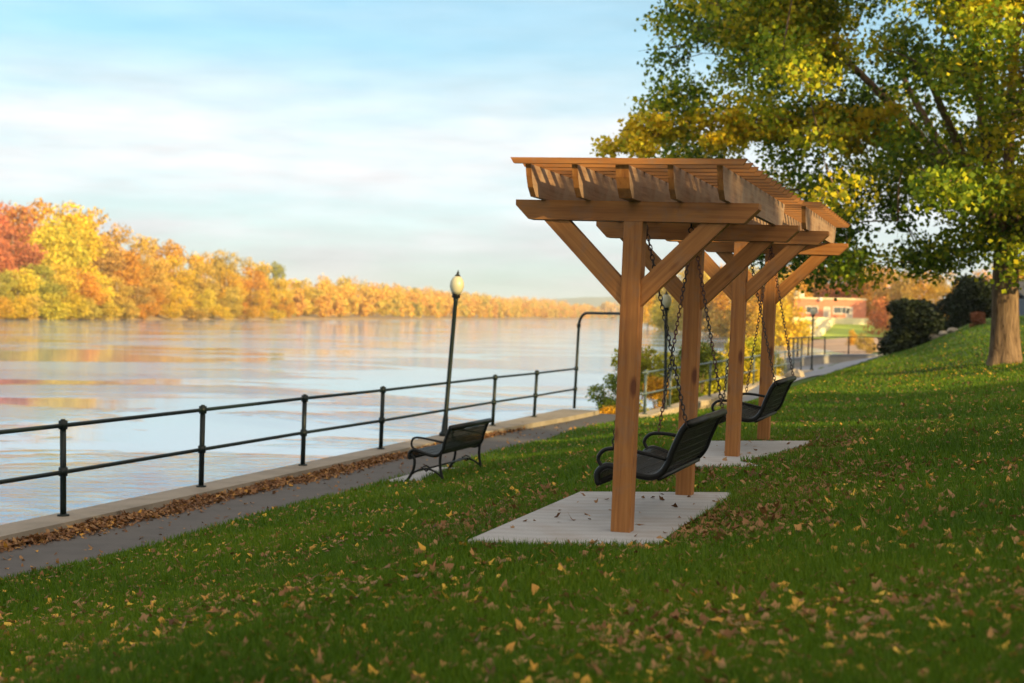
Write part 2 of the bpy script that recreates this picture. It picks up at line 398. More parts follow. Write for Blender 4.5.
# positions measured: the third visible bay starts near y=16.4
s0 = (-5.15*UV[0]+16.4*UV[1])
spos = [s0+3.08*i for i in range(-5, 7)]
leans = {}
for i, s in enumerate(spos):
    ln = 0.012*max(0, i-5)*0.6 - (0.02 if i == 5 else 0.0)
    leans[i] = ln
    if i != 9: post_part(FN, s, CZ, 1.09, ln, fe, GREENPIPE)      # the lamp pole stands in for that post
last = s0+3.08*7+.5
for nm, h in (('top_rail', 1.05), ('lower_rail', 0.51)):
    pts = [(FN+leans[i]*h, s, CZ+h+0.006*math.sin(i*2.1)) for i, s in enumerate(spos)] + [(FN+.04*h, last, CZ+h)]
    rail_part(nm, pts, 0.026, GREENPIPE, fe)
# tall pipe arch over the opening in the fence
ar = empty('pipe_arch', W(-9.95, last, CZ)); tag(ar, 'tall dark pipe arch standing over the gap where the river fence breaks', 'arch frame')
P1 = Vector((FN, last, CZ)); P2 = Vector((-7.98, 34.55, -1.06))
topz = 1.62
dirv = (P2-P1); dirv.z = 0; L = dirv.length; dirv.normalize()
arc = []
rr = 0.34
lean = 0.035
def ap(t, z): q = P1+dirv*t; return (q.x+lean*(z-CZ), q.y, z)
for k in range(7):
    a = math.pi/2*k/6; arc.append(ap(rr-rr*math.cos(a), topz-rr+rr*math.sin(a)))
arc2 = []
for k in range(7):
    a = math.pi/2*k/6; arc2.append(ap(L-rr+rr*math.sin(a), topz-rr+rr*math.cos(a)))
mb = MB(); mb.tube(arc+arc2, 0.037, 10); ns_build(mb, 'top_bar', GREENPIPE, ar)
for t, z0, zt in ((0, CZ, topz-rr), (L, -1.08, topz-rr)):
    mb = MB(); mb.tube([ap(t, z0), ap(t, zt)], 0.037, 10)
    for z in (CZ+1.05, CZ+.51, topz-rr): a = ap(t, z); mb.tube([(a[0], a[1], z-.05), (a[0], a[1], z+.05)], .053, 10)
    ns_build(mb, 'upright', GREENPIPE, ar)

# second wall and second fence beyond the opening
SW = -7.85
w2 = empty('stone_wall', W(SW, 40, -1.4)); tag(w2, 'low stone retaining wall in warm sunlight under the second pipe fence', 'wall')
b = MB(); rnd = random.Random(3)
s = 35.0
while s < 72:
    l = rnd.uniform(.7, 1.3); zt = -0.905+rnd.uniform(-.01, .01)
    b.box(SW-.25, SW+.22+rnd.uniform(-.03, .04), s+.01, min(s+l, 72)-.01, -1.1, zt, .03); s += l
for row in range(3):
    s = 35.02+row*.2
    while s < 72:
        l = rnd.uniform(.35, .8); b.box(SW-.2, SW+.14+rnd.uniform(-.03, .05), s+.008, min(s+l, 72)-.008, -2.1+row*.335, -1.775+row*.335, .03); s += l
ns_build(b, 'stonework', STONE, w2)
f2 = empty('pipe_fence', W(SW, 40, CZ)); tag(f2, 'grey green two rail pipe fence on the sunlit stone wall behind the swings', 'fence')
sp2 = [35.1+3.08*i for i in range(12)]
for s in sp2: post_part(SW, s, CZ, 1.09, 0.01, f2, GREYPIPE, .034)
for nm, h in (('top_rail', 1.05), ('lower_rail', .51)):
    rail_part(nm, [(SW+.01*h, s, CZ+h) for s in [34.7]+sp2], .025, GREYPIPE, f2)
# two boulders at the end of the wall, catching the sun
def boulder(n, s, r, seed, label):
    g = np.random.default_rng(seed); mbx = MB(); k = 14; vs = []; 
    for i in range(9):
        th = math.pi*i/8
        for j in range(k):
            ph = 2*math.pi*j/k; q = 1+.16*math.sin(2*ph+seed)+.1*math.sin(3*ph+th*3+seed)+.05*g.normal()
            vs.append((r*1.5*q*math.sin(th)*math.cos(ph), r*q*math.sin(th)*math.sin(ph), r*.75*math.cos(th)*(1+.1*g.normal())))
    fs = [(i*k+j, i*k+(j+1) % k, (i+1)*k+(j+1) % k, (i+1)*k+j) for i in range(8) for j in range(k)]
    mbx.add(vs, fs); o = mbx.build('boulder', STONE); o.location = W(n, s, gz(n, s)+r*.35); o.rotation_euler = (0, 0, seed); tag(o, label, 'boulder', 'boulders beside the far end of the fence'); return o
boulder(-7.3, 55.5, .28, 1, 'rounded sunlit boulder nearest the second swing back, by the pale path')
boulder(-7.1, 60.5, .36, 2, 'larger rough boulder at the edge of the pale path, behind the nearer boulder')

# ------------------------------------------------------------ pergolas
def make_pergola():
    root = empty('pergola', (0, 0, 0)); H = 2.22; hs = 1.155
    for sy in (-1, 1):
        b = MB(); b.box(-.07, .07, -.07, .07, 0.0, H, .006); o = b.build('post', WOOD[2], root); o.location = (0, sy*hs, 0)
        b = MB(); Lb = .88
        b.prism([(-Lb, .14), (-Lb, .10), (-Lb+.10, 0), (Lb-.10, 0), (Lb, .10), (Lb, .14)], 1, -.068, .068); o = b.build('beam', WOOD[0], root); o.location = (0, sy*hs, H)
        for sx in (-1, 1):     # knee brace, mitred at both ends; grain along its local z
            b = MB(); wd = .135; d = .60
            # outer edge from (d,0) to (0,-d), inner edge parallel
            e = wd*math.sqrt(2)
            q = [(0.0, -d), (0.0, -d+e), (d-e, 0.0), (d, 0.0)]
            ca, sa = math.cos(R(45)), math.sin(R(45))
            loc = [(x*ca-z*sa, x*sa+z*ca) for x, z in q]     # turned so that the brace is straight along local x
            b.prism(loc, 1, -.045, .045)
            o = b.build('brace', WOOD[2], root)
            o.location = (sx*.07, sy*hs, H); o.rotation_euler = (0, R(-45)*-1 if False else 0, 0)
            if sx > 0: o.matrix_local = Matrix.Translation((.07, sy*hs, H-.002)) @ Matrix.Rotation(R(45), 4, 'Y')
            else: o.matrix_local = Matrix.Translation((-.07, sy*hs, H-.002)) @ Matrix.Rotation(math.pi, 4, 'Z') @ Matrix.Rotation(R(45), 4, 'Y')
    zr = H+.14; hr = .215; ov = .47
    for k in range(5):
        x = -.67+.335*k; t = .046 if k == 2 else .020
        ye = hs+ov
        prof = [(-ye, zr+hr), (-ye+.03, zr+hr*.62), (-ye+.075, zr+hr*.28), (-ye+.15, zr), (ye-.15, zr), (ye-.075, zr+hr*.28), (ye-.03, zr+hr*.62), (ye, zr+hr)]
        b = MB(); b.prism(prof, 0, -t, t); o = b.build('rafter', RAFTER, root); o.data.materials.append(WOOD[2]); [setattr(f, 'material_index', 1) for f in o.data.polygons if abs(f.normal.y) > .5]; o.location = (x, 0, 0.001)  # orange cedar on the end faces stands in for warm sun on them
    npur = 14
    for k in range(npur):
        y = -hs-ov-.02+(2*(hs+ov)+.04)*k/(npur-1)
        b = MB(); b.prism([(-.79, .04), (-.765, 0), (.83, 0), (.855, .04)], 1, -.02, .02); o = b.build('slat', WOOD[0], root); o.location = (0, y, zr+hr+.003)
    # hooks under the middle rafter
    for y in (-1.0, .92):
        b = MB(); b.tube([(0, y, zr+.01), (0, y, zr-.05)], .008, 6); b.tube([(0.022*math.cos(a), y, zr-.07+.022*math.sin(a)) for a in np.linspace(0, 2*math.pi, 12, endpoint=False)], .006, 6, closed=True)
        b.build('swing_hook', BLACK, root)
    return root
PG = 'wooden swing pergolas in a row on the lawn'
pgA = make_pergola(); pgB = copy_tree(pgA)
SA, SB = 11.08, 15.93
for o, s, z, lb in ((pgA, SA, 0.0, 'nearer cedar pergola with slatted roof, standing on the closest concrete pad'),
                    (pgB, SB, 0.11, 'farther cedar pergola behind the first, half hidden by its beams')):
    o.location = W(-2.365, s, z); o.rotation_euler = (0, R(1.2), ROTZ); tag(o, lb, 'pergola', PG)

# ------------------------------------------------------------ swing benches and park bench
def smooth_curve(pts, n=8):
    P = [Vector(p) for p in pts]; out = []
    for i in range(len(P)-1):
        p0 = P[max(i-1, 0)]; p1 = P[i]; p2 = P[i+1]; p3 = P[min(i+2, len(P)-1)]
        for k in range(n):
            t = k/n; out.append(0.5*((2*p1)+(-p0+p2)*t+(2*p0-5*p1+4*p2-p3)*t*t+(-p0+3*p1-3*p2+p3)*t**3))
    out.append(P[-1]); return out
def straps(profile, y0, y1, n, wd, th, mat, name, parent):
    """narrow steel straps following the (x,z) profile, side by side along y"""
    b = MB(); pr = smooth_curve([(p[0], 0, p[1]) for p in profile], 6)
    for k in range(n):
        y = y0+(y1-y0)*(k+.5)/n; vs = []; fs = []
        for i, p in enumerate(pr):
            t = (pr[min(i+1, len(pr)-1)]-pr[max(i-1, 0)]).normalized(); nr = Vector((-t.z, 0, t.x))
            for dy, dn in ((-wd/2, -th/2), (wd/2, -th/2), (wd/2, th/2), (-wd/2, th/2)):
                q = p+nr*dn; vs.append((q.x, y+dy, q.z))
        for i in range(len(pr)-1):
            for j in range(4): fs.append((i*4+j, i*4+(j+1) % 4, i*4+4+(j+1) % 4, i*4+4+j))
        fs += [(0, 1, 2, 3), tuple(range(len(pr)*4-4, len(pr)*4))]
        b.add(vs, fs)
    # cross wires that hold the straps
    for i in range(2, len(pr)-1, 3):
        b.tube([(pr[i].x, y0, pr[i].z), (pr[i].x, y1, pr[i].z)], .004, 5)
    return b.build(name, mat, parent)
# profile across the seat: x towards the lawn (+) where the back is, front at -x
PROF = [(-.33, -.10), (-.335, -.02), (-.26, .035), (-.12, .0), (.02, -.03), (.12, -.015), (.185, .06), (.225, .17), (.285, .31), (.325, .37)]
def chain_links(b, p, q, link=.050, r=.0043):
    p = Vector(p); q = Vector(q); d = q-p; n = max(2, int(d.length/(link*.74))); t = d.normalized()
    a = t.cross(Vector((0, 1, .1))).normalized(); c = t.cross(a)
    for i in range(n):
        m = p+d*((i+.5)/n); x = a if i % 2 else c; pts = []
        for k in range(10):
            an = 2*math.pi*k/10; pts.append(m+t*(math.cos(an)*link*.5)+x*(math.sin(an)*link*.27))
        b.tube(pts, r, 5, closed=True)
def end_frame(prof, y, r, name, parent):
    b = MB(); b.tube(smooth_curve([(p[0], y, p[1]) for p in prof], 6), r, 8); return b.build(name, BLACK, parent)
def make_swing():
    root = empty('bench_swing', (0, 0, 0)); hl = .78; zs = .39      # pivot point on the pad, seat 0.4 m up
    sw = [(x, z+zs) for x, z in PROF]
    straps(sw[:7], -hl+.03, hl-.03, 34, .026, .004, BLACK, 'seat', root)
    straps(sw[5:], -hl+.03, hl-.03, 34, .028, .004, BLACK, 'backrest', root)
    b = MB(); b.tube([(.335, -hl, zs+.375), (.335, hl, zs+.375)], .030, 10); b.build('top_rail', BLACK, root)
    b = MB(); b.tube([(-.33, -hl, zs-.10), (-.33, hl, zs-.10)], .022, 8); b.tube([(.13, -hl, zs-.035), (.13, hl, zs-.035)], .02, 8); b.build('seat_rail', BLACK, root)
    for sy in (-1, 1):
        end_frame(sw, sy*hl, .025, 'end_frame', root)
        b = MB(); b.tube(smooth_curve([(-.30, sy*hl, zs+.02), (-.335, sy*hl, zs+.09), (-.28, sy*hl, zs+.155), (-.16, sy*hl, zs+.165), (0, sy*hl, zs+.145), (.18, sy*hl, zs+.11)], 6), .015, 8); b.build('armrest', BLACK, root)
        for (x, z) in ((-.22, .165), (.325, .375)):
            b = MB(); chain_links(b, (x, sy*hl*1.02, zs+z), (.0, (-1.0 if sy < 0 else .92), 2.28)); b.build('chain', CHAIN, root)
    return root
SWX = -.12       # the seat hangs a little towards the river
SG = 'black bench swings hanging from the pergolas'
swA = make_swing(); swB = copy_tree(swA)
for o, s, z, dn, rz, lb in ((swA, SA, .0, 0.10, 0, 'black metal bench swing on chains under the nearer pergola'), (swB, SB, .11, 0.10, 0, 'black metal bench swing on chains under the farther pergola')):
    o.location = W(-2.3+SWX+dn, s, z); o.rotation_euler = (0, R(0.6), ROTZ+rz); tag(o, lb, 'bench swing', SG)

def make_bench():
    root = empty('park_bench', (0, 0, 0)); hl = .86; zs = .43
    sw = [(x, z+zs) for x, z in PROF]; sw[-3:] = [(.215, zs+.18), (.262, zs+.32), (.295, zs+.39)]
    straps(sw[:7], -hl+.03, hl-.03, 32, .032, .004, BLACK, 'seat', root)
    straps(sw[5:], -hl+.03, hl-.03, 32, .034, .004, BLACK, 'backrest', root)
    b = MB(); b.tube([(.305, -hl-.02, zs+.39), (.305, hl+.02, zs+.39)], .038, 10); b.build('top_rail', BLACK, root)
    b = MB(); b.tube([(-.33, -hl, zs-.09), (-.33, hl, zs-.09)], .022, 8); b.build('seat_rail', BLACK, root)
    for sy in (-1, 1):
        y = sy*hl
        end_frame(sw, y, .026, 'end_frame', root)
        b = MB(); b.tube(smooth_curve([(-.22, y, zs+.03), (-.30, y, zs+.09), (-.29, y, zs+.19), (-.20, y, zs+.22), (0, y, zs+.20), (.19, y, zs+.17)], 6), .016, 8); b.build('armrest', BLACK, root)
        b = MB(); b.tube(smooth_curve([(-.30, y, zs-.02), (-.25, y, zs-.12), (-.27, y, .16), (-.36, y, .0)], 6), .022, 8); b.tube([(-.36, y, 0.0), (-.36, y, .02)], .035, 8); b.build('leg', BLACK, root)
        b = MB(); b.tube(smooth_curve([(.16, y, zs+.02), (.15, y, zs-.12), (.17, y, .16), (.23, y, .0)], 6), .022, 8); b.tube([(.23, y, 0.0), (.23, y, .02)], .035, 8); b.build('leg', BLACK, root)
        b = MB(); b.tube(smooth_curve([(-.32, y, .08), (-.2, y, .165), (-.06, y, .20), (.08, y, .165), (.20, y, .08)], 5), .015, 8)
        b.tube([(-.13, y, .215), (-.06, y, .245), (.01, y, .215), (-.06, y, .165)], .014, 6, closed=True); b.build('scroll_brace', BLACK, root)
    b = MB(); b.tube([(-.06, -hl, .2), (-.06, hl, .2)], .013, 8); b.build('stretcher', BLACK, root)
    return root
bn = make_bench(); BS = 20.45; BNN = -7.55
bn.location = W(BNN+.03, BS-.2, -.945); bn.rotation_euler = (0, R(.8), ROTZ); tag(bn, 'black slatted metal park bench with curled arms facing the river beside the path', 'park bench')

# concrete pads
def pad(name, corners, z, label, cat='concrete pad'):
    c = Vector((sum(p[0] for p in corners)/4, sum(p[1] for p in corners)/4, z)); b = MB()
    q = [(p[0]-c.x, p[1]-c.y) for p in corners]; n = len(q)
    ins = [(x*(1-.012), y*(1-.012)) for x, y in q]
    b.add([(x, y, -.14) for x, y in q]+[(x, y, -.012) for x, y in q]+[(x, y, 0) for x, y in ins],
          [(0, 1, 5, 4), (1, 2, 6, 5), (2, 3, 7, 6), (3, 0, 4, 7), (4, 5, 9, 8), (5, 6, 10, 9), (6, 7, 11, 10), (7, 4, 8, 11), (8, 9, 10, 11)])
    o = b.build(name, PAD); o.location = c; tag(o, label, cat, 'concrete pads on the lawn' if 'pergola' in label else None); return o
pad('concrete_pad', [(-.28, 9.62), (1.55, 9.55), (1.98, 12.6), (.62, 12.42)], .006, 'pale concrete pad under the nearer pergola')
pad('concrete_pad', [(1.52, 13.75), (3.1, 13.9), (3.95, 16.95), (2.24, 16.55)], .118, 'pale concrete pad under the farther pergola')
pb = [W(-8.2, 19.4), W(-7.25, 19.4), W(-7.25, 21.5), W(-8.2, 21.5)]
pad('bench_pad', [(p.x, p.y) for p in pb], -.947, 'small pale concrete slab under the park bench')

# ------------------------------------------------------------ lamps
GLOBE, gn_, go_ = mat_new('frosted_globe')
p = finish(gn_, go_, (0.40, 0.37, 0.25), 0.35); p.inputs['Subsurface Weight'].default_value = 0.0
def make_lamp(h=3.3):
    root = empty('street_lamp', (0, 0, 0))
    b = MB(); b.lathe([(.10, 0), (.10, .05), (.065, .09), (.055, .35), (.045, .40), (.042, h-.62), (.05, h-.60), (.05, h-.57)], 14); b.build('pole', GREENPIPE, root)
    b = MB(); b.lathe([(.045, h-.57), (.09, h-.54), (.075, h-.50), (.10, h-.475)], 14); b.build('collar', BLACK, root)
    b = MB(); b.lathe([(.075, h-.475), (.115, h-.42), (.142, h-.33), (.135, h-.24), (.10, h-.165), (.055, h-.125)], 18); b.build('lamp_globe', GLOBE, root)
    b = MB(); b.lathe([(.058, h-.125), (.05, h-.10), (.02, h-.08), (.03, h-.055), (.012, h-.035), (.006, h)], 12); b.build('finial', BLACK, root)
    return root
LG = 'acorn globe lamps along the riverside fences'
l1 = make_lamp(); l2 = copy_tree(l1); l3 = copy_tree(l1)
l1.location = W(-9.95, s0+3.08*4+.06, CZ); l1.rotation_euler = (0, R(4.0), ROTZ)
tag(l1, 'acorn globe lamp on a leaning dark pole standing against the open river', 'street lamp', LG)
l2.location = W(-7.80, 37.35, CZ-.12); l2.rotation_euler = (0, R(-.6), 0)
tag(l2, 'acorn globe lamp seen between the posts of the nearer pergola', 'street lamp', LG)
l3.location = W(-7.9, 74.2, CZ-.1)
tag(l3, 'small distant globe lamp in front of the brick building stairs', 'street lamp', LG)

# ------------------------------------------------------------ foliage materials
def leaf_mat(name, stops, trans=0.35, objcol=False, nscale=0.35, hue=0.0):
    """stops: colours picked per leaf; 'tone' point attribute shifts the pick"""
    m, n, out = mat_new(name)
    g = N(n, 'ShaderNodeNewGeometry')
    if objcol:
        oi = N(n, 'ShaderNodeObjectInfo'); v = coords(n, 'Object'); f = noise(n, nscale, 3, .6, v)
        base = oi.outputs['Color']
        r = ramp(n, g.outputs['Random Per Island'], [(0, (.62, .58, .5)), (.5, (1, 1, 1)), (1, (1.35, 1.25, 1.0))])
        c = mixc(n, 1.0, base, r, 'MULTIPLY')
        r2 = ramp(n, f, [(.35, (.75, .8, .7)), (.65, (1.2, 1.1, .95))]); c = mixc(n, 1.0, c, r2, 'MULTIPLY')
    else:
        at = N(n, 'ShaderNodeAttribute'); at.attribute_name = 'tone'
        a = N(n, 'ShaderNodeMath', operation='MULTIPLY_ADD'); n.links.new(g.outputs['Random Per Island'], a.inputs[0]); a.inputs[1].default_value = .42
        n.links.new(at.outputs['Fac'], a.inputs[2]); c = ramp(n, a.outputs[0], stops)
    d = N(n, 'ShaderNodeBsdfPrincipled'); n.links.new(c, d.inputs['Base Color']); d.inputs['Roughness'].default_value = .6; d.inputs['Specular IOR Level'].default_value = .25
    t = N(n, 'ShaderNodeBsdfTranslucent'); n.links.new(c, t.inputs[0])
    mxs = N(n, 'ShaderNodeMixShader'); mxs.inputs[0].default_value = trans
    n.links.new(d.outputs[0], mxs.inputs[1]); n.links.new(t.outputs[0], mxs.inputs[2]); n.links.new(mxs.outputs[0], out.inputs[0]); return m
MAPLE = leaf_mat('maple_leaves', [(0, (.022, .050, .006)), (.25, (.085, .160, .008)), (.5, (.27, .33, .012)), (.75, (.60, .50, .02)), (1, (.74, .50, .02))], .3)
FARLEAF = leaf_mat('autumn_crown', None, .25, True)
HEDGE = leaf_mat('evergreen_leaves', None, .22, True, 1.2)
LITTER = leaf_mat('fallen_leaf', [(0, (.07, .030, .012)), (.35, (.19, .085, .03)), (.6, (.30, .17, .075)), (.8, (.50, .25, .035)), (1, (.62, .40, .05))], .2)
GRASSM = leaf_mat('grass_blade', [(0, (.020, .052, .001)), (.4, (.052, .122, .002)), (.75, (.115, .185, .004)), (1, (.22, .21, .02))], .25)
def bark_mat(name, c1, c2, sc_=9):
    m, n, out = mat_new(name); v = coords(n, 'Object', (sc_, sc_, sc_*.16)); f = noise(n, 1.0, 6, .65, v, .8)
    finish(n, out, ramp(n, f, [(.3, c1), (.7, c2)]), .9, 0, f, .9, .06, .2); return m
BARK = bark_mat('maple_bark', (.06, .035, .022), (.30, .20, .13))
FARBARK = bark_mat('pale_bark', (.22, .18, .14), (.45, .38, .30), 2)

def rot_rand(k, g, flat=0.0):
    """k random orthonormal (a, b) pairs"""
    a = g.normal(size=(k, 3)); a /= np.linalg.norm(a, axis=1)[:, None]
    b = g.normal(size=(k, 3))
    if flat: a[:, 2] *= (1-flat); b[:, 2] *= (1-flat); a /= np.linalg.norm(a, axis=1)[:, None]
    b -= a*(a*b).sum(1)[:, None]; b /= np.linalg.norm(b, axis=1)[:, None]
    return a, b
def leaf_quads(P, size, g, flat=0.0, asp=.8):
    k = len(P); a, b = rot_rand(k, g, flat); s_ = size*(g.uniform(.65, 1.3, k))[:, None] if np.isscalar(size) else (size*g.uniform(.65, 1.3, k))[:, None]
    nrm = np.cross(a, b)
    V = np.stack([P-a*s_*.5, P+b*s_*.5*asp+nrm*s_*.12, P+a*s_*.5, P-b*s_*.5*asp+nrm*s_*.12], 1)
    return V.reshape(-1, 3), np.arange(4*k).reshape(-1, 4)
def blob_points(centers, radii, k, g, squash=.75, shell=.45):
    c = np.asarray(centers); r = np.asarray(radii); w_ = r**2; idx = g.choice(len(c), k, p=w_/w_.sum())
    d = g.normal(size=(k, 3)); d /= np.linalg.norm(d, axis=1)[:, None]
    rr = (shell+(1-shell)*g.random(k)**.6)*(1+.18*g.normal(size=k).clip(-1.5, 1.5))
    q = d*rr[:, None]*r[idx][:, None]; q[:, 2] *= squash
    return c[idx]+q, idx

# ------------------------------------------------------------ the big maple on the lawn
TN, TS = ns_of(12.0, 34.6)
TB = W(TN, TS, gz(TN, TS)-.05)
mt = empty('maple_tree', TB); tag(mt, 'large maple with green and yellow leaves and a thick sunlit ribbed trunk on the lawn', 'tree')
def trunk_mesh(b, H, r0, r1, k=28, flute=.13, lean=(0, 0), seed=0):
    vs = []; rows = 16
    for i in range(rows+1):
        t = i/rows; z = H*t; r = r1+(r0-r1)*(1-t)**1.2+.30*r0*math.exp(-z*3.2)
        for j in range(k):
            a = 2*math.pi*j/k; q = 1+flute*math.exp(-z*.5)*(math.sin(4*a+seed+z*.3)*.55+math.sin(7*a+2+seed)*.35)+.03*math.sin(13*a+z*2)
            vs.append((r*q*math.cos(a)+lean[0]*t, r*q*math.sin(a)+lean[1]*t, z))
    fs = [(i*k+j, i*k+(j+1) % k, (i+1)*k+(j+1) % k, (i+1)*k+j) for i in range(rows) for j in range(k)]
    b.add(vs, fs, True)
b = MB(); trunk_mesh(b, 3.4, .36, .27, lean=(-.06, 0)); b.build('trunk', BARK, mt)
# crown regions: clusters are accepted where the real crown has foliage, at their true places round the trunk
def inpoly(x, y, P):
    c = False; n = len(P)
    for i in range(n):
        x1, y1 = P[i]; x2, y2 = P[i-1]
        if (y1 > y) != (y2 > y) and x < (x2-x1)*(y-y1)/(y2-y1)+x1: c = not c
    return c
g = np.random.default_rng(5); rd = random.Random(5)
cl = []; limbs = []
# profile of the crown: for a bearing from the trunk, the reach at each height above the tree foot
CRC = Vector((-.6, -.2, 8.6))
def crown_ok(p):     # p relative to the tree foot
    q = p-CRC; a = math.atan2(q.y, q.x)
    rx = 8.3+.9*math.sin(2*a+1)+.7*math.sin(3*a+.4); up = 7.5; dn = 7.4
    zz = q.z/(up if q.z > 0 else dn)
    return (q.x/rx)**2+(q.y/rx)**2+zz**2
tries = 0
while len(cl) < 480 and tries < 20000:
    tries += 1
    p = Vector((rd.uniform(-10, 10), rd.uniform(-9, 9), rd.uniform(1.9, 13.5))); v = crown_ok(p)
    if v > 1.0 or v < .22: continue
    if p.x < -6.6 and p.z > 6.3: continue
    if p.x < -1.0 and p.y < -2.2 and p.z < 8.0 and rd.random() < .8: continue
    if rd.random() > .35+.65*v: continue
    rad = math.hypot(p.x, p.y)
    if p.z < 1.65+.24*max(0, 3.6-rad)+.05*max(0, p.x+2): continue
    cl.append((p, rd.uniform(.55, 1.15)))
# bough that reaches out to the left, over toward the pergola roof, carrying paler leaves
bough = [(-3.0, -.6, 5.6), (-5.2, -1.0, 5.7), (-7.2, -1.2, 5.5), (-8.6, -1.3, 5.35), (-9.6, -1.3, 5.35)]
ycl = []
for i in range(46):
    t = rd.random()*4; k = min(3, int(t)); p = Vector(bough[k]).lerp(Vector(bough[k+1]), t-k)
    ycl.append((p+Vector((rd.uniform(-.35, .35), rd.uniform(-1.0, 1.0), rd.uniform(-.45, .32)-.1*(t > 2.5))), rd.uniform(.3, .55)))
for i in range(190):      # full leafy front and top of the crown
    p = Vector((rd.uniform(-3.5, 4.5), rd.uniform(-7.6, -2.2), rd.uniform(3.6, 12.5)))
    if crown_ok(p) < 1.05: cl.append((p, rd.uniform(.6, 1.0)))
# upper left boughs
for i in range(110):
    p = Vector((rd.uniform(-8.7, -4.5), rd.uniform(-2.5, 3), rd.uniform(6.9, 10.2)))
    if p.x < (-8.5 if p.z > 7.6 else -7.0): continue
    cl.append((p, rd.uniform(.45, .85)))
# limbs
b = MB(); bt = MB()
def limb(b, p0, p1, r0, r1, sag=.0, k=7):
    p0 = Vector(p0); p1 = Vector(p1); pts = []; L = (p1-p0).length
    o1 = Vector((rd.uniform(-1, 1), rd.uniform(-1, 1), rd.uniform(-.5, 1)))*L*.08
    for i in range(8):
        t = i/7; pts.append(p0.lerp(p1, t)+o1*math.sin(math.pi*t)+Vector((0, 0, -sag*L*(t*t-t))))
    b.tube(pts, [r0+(r1-r0)*i/7 for i in range(8)], k); return pts
fork = Vector((-.06, 0, 3.25)); nodes = []
mains = [(-3.8, -1.0, 6.0), (-2.2, 2.2, 7.6), (2.8, 1.4, 7.0), (1.4, -2.8, 6.4), (-1.2, -1.5, 9.4), (.6, .8, 10.8), (4.4, -1.2, 5.6), (-4.8, 1.2, 8.4), (-3.2, -3.6, 6.6)]
for mpt in mains:
    pts = limb(b, fork+Vector((0, 0, -.25)), mpt, .15, .06, .25); nodes += pts[3:]
pts = limb(b, nodes[2], bough[1], .07, .045, .1); nodes2 = pts
limb(b, pts[-1], bough[4], .045, .012, .06); 
for p, r in sorted(cl+ycl, key=lambda c: (c[0]-fork).length):
    q = min(nodes, key=lambda t: (t-p).length+max(0, t.z-p.z)*.5+.25*abs((t-fork).length-(p-fork).length*.8)); L = (p-q).length
    tw = limb(bt, q, p, .010+.010*L, .006, .10, 4); nodes += [tw[4], tw[7]]
    for k in range(3):
        e = p+Vector((rd.uniform(-1, 1), rd.uniform(-1, 1), rd.uniform(-.8, .8)))*r; limb(bt, p, e, .007, .003, .05, 3)
# bare twigs at the left edge and in the sunlit right side
for c, n_ in (((-7.4, -.4, 7.4), 22), ((-1.0, -6.5, 5.6), 50), ((1.5, -6.2, 4.8), 30)):
    for k in range(n_):
        p = Vector(c)+Vector((rd.uniform(-.4, 1.8), rd.uniform(-.8, .8), rd.uniform(-.5, .9))); e = p+Vector((-rd.uniform(.5, 1.6), rd.uniform(-.5, .5), rd.uniform(-.5, .35))); limb(bt, p, e, .012, .004, .1, 3)
b.build('limb', BARK, mt); bt.build('twigs', BARK, mt)
P, idx = blob_points([tuple(c[0]) for c in cl], [c[1] for c in cl], 235000, g, .62, .2)
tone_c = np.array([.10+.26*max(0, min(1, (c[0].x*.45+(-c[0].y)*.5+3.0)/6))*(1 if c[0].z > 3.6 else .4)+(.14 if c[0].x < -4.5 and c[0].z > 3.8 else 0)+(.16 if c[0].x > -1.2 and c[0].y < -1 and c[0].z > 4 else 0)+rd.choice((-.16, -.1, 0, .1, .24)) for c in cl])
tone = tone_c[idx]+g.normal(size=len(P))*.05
Py, iy = blob_points([tuple(c[0]) for c in ycl], [c[1] for c in ycl], 9000, g, .6, .15)
P = np.concatenate([P, Py]); tone = np.concatenate([tone, .68+.12*g.normal(size=len(Py))])
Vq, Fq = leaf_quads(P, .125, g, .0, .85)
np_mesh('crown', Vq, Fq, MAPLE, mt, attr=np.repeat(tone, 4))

# ------------------------------------------------------------ generic small-leaf crowns (shared meshes)
def crown_variant(seed, w_, h_, nl, nq, size, squash=.8, base=.2, tall=0.0):
    g = np.random.default_rng(seed); cs = []; rs = []
    for i in range(nl):
        a = g.uniform(0, 2*math.pi); t = g.random()
        rr = g.random()**.5*.62; zz = base+(1-base-.12)*t
        rr *= (math.sin(math.pi*(.18+.72*t)))**.6
        cs.append((rr*math.cos(a)*w_, rr*math.sin(a)*w_, zz*h_)); rs.append(g.uniform(.28, .42)*w_*(1.08-.25*t))
    P, _ = blob_points(cs, rs, nq, g, squash, .55)
    V, F = leaf_quads(P, size, g); return V, F
def shared(name, VF, mat): return np_mesh(name, VF[0], VF[1], mat, link=False)
farmesh = [shared('crown', crown_variant(20+i, 6.5, 15, 26, 7500, .46, .8, .10), FARLEAF) for i in range(5)]
bushmesh = [shared('crown', crown_variant(40+i, 5.0, 6.0, 14, 2600, .40, .75, .05), FARLEAF) for i in range(3)]
tb = MB(); tb.tube([(0, 0, -1), (.1, 0, 5), (0, .2, 9), (.3, 0, 13)], [.34, .26, .18, .05], 8)
for a in (0, 1.3, 2.6, 3.9, 5.2): tb.tube([(.05, .05, 5+a*.8), (2.2*math.cos(a*1.7), 2.2*math.sin(a*1.7), 8.5+a*.7)], [.12, .04], 6)
trunkmesh = tb.build('trunk', FARBARK).data; bpy.data.objects.remove(bpy.data.objects['trunk.001'] if 'trunk.001' in bpy.data.objects else bpy.data.objects['trunk'])
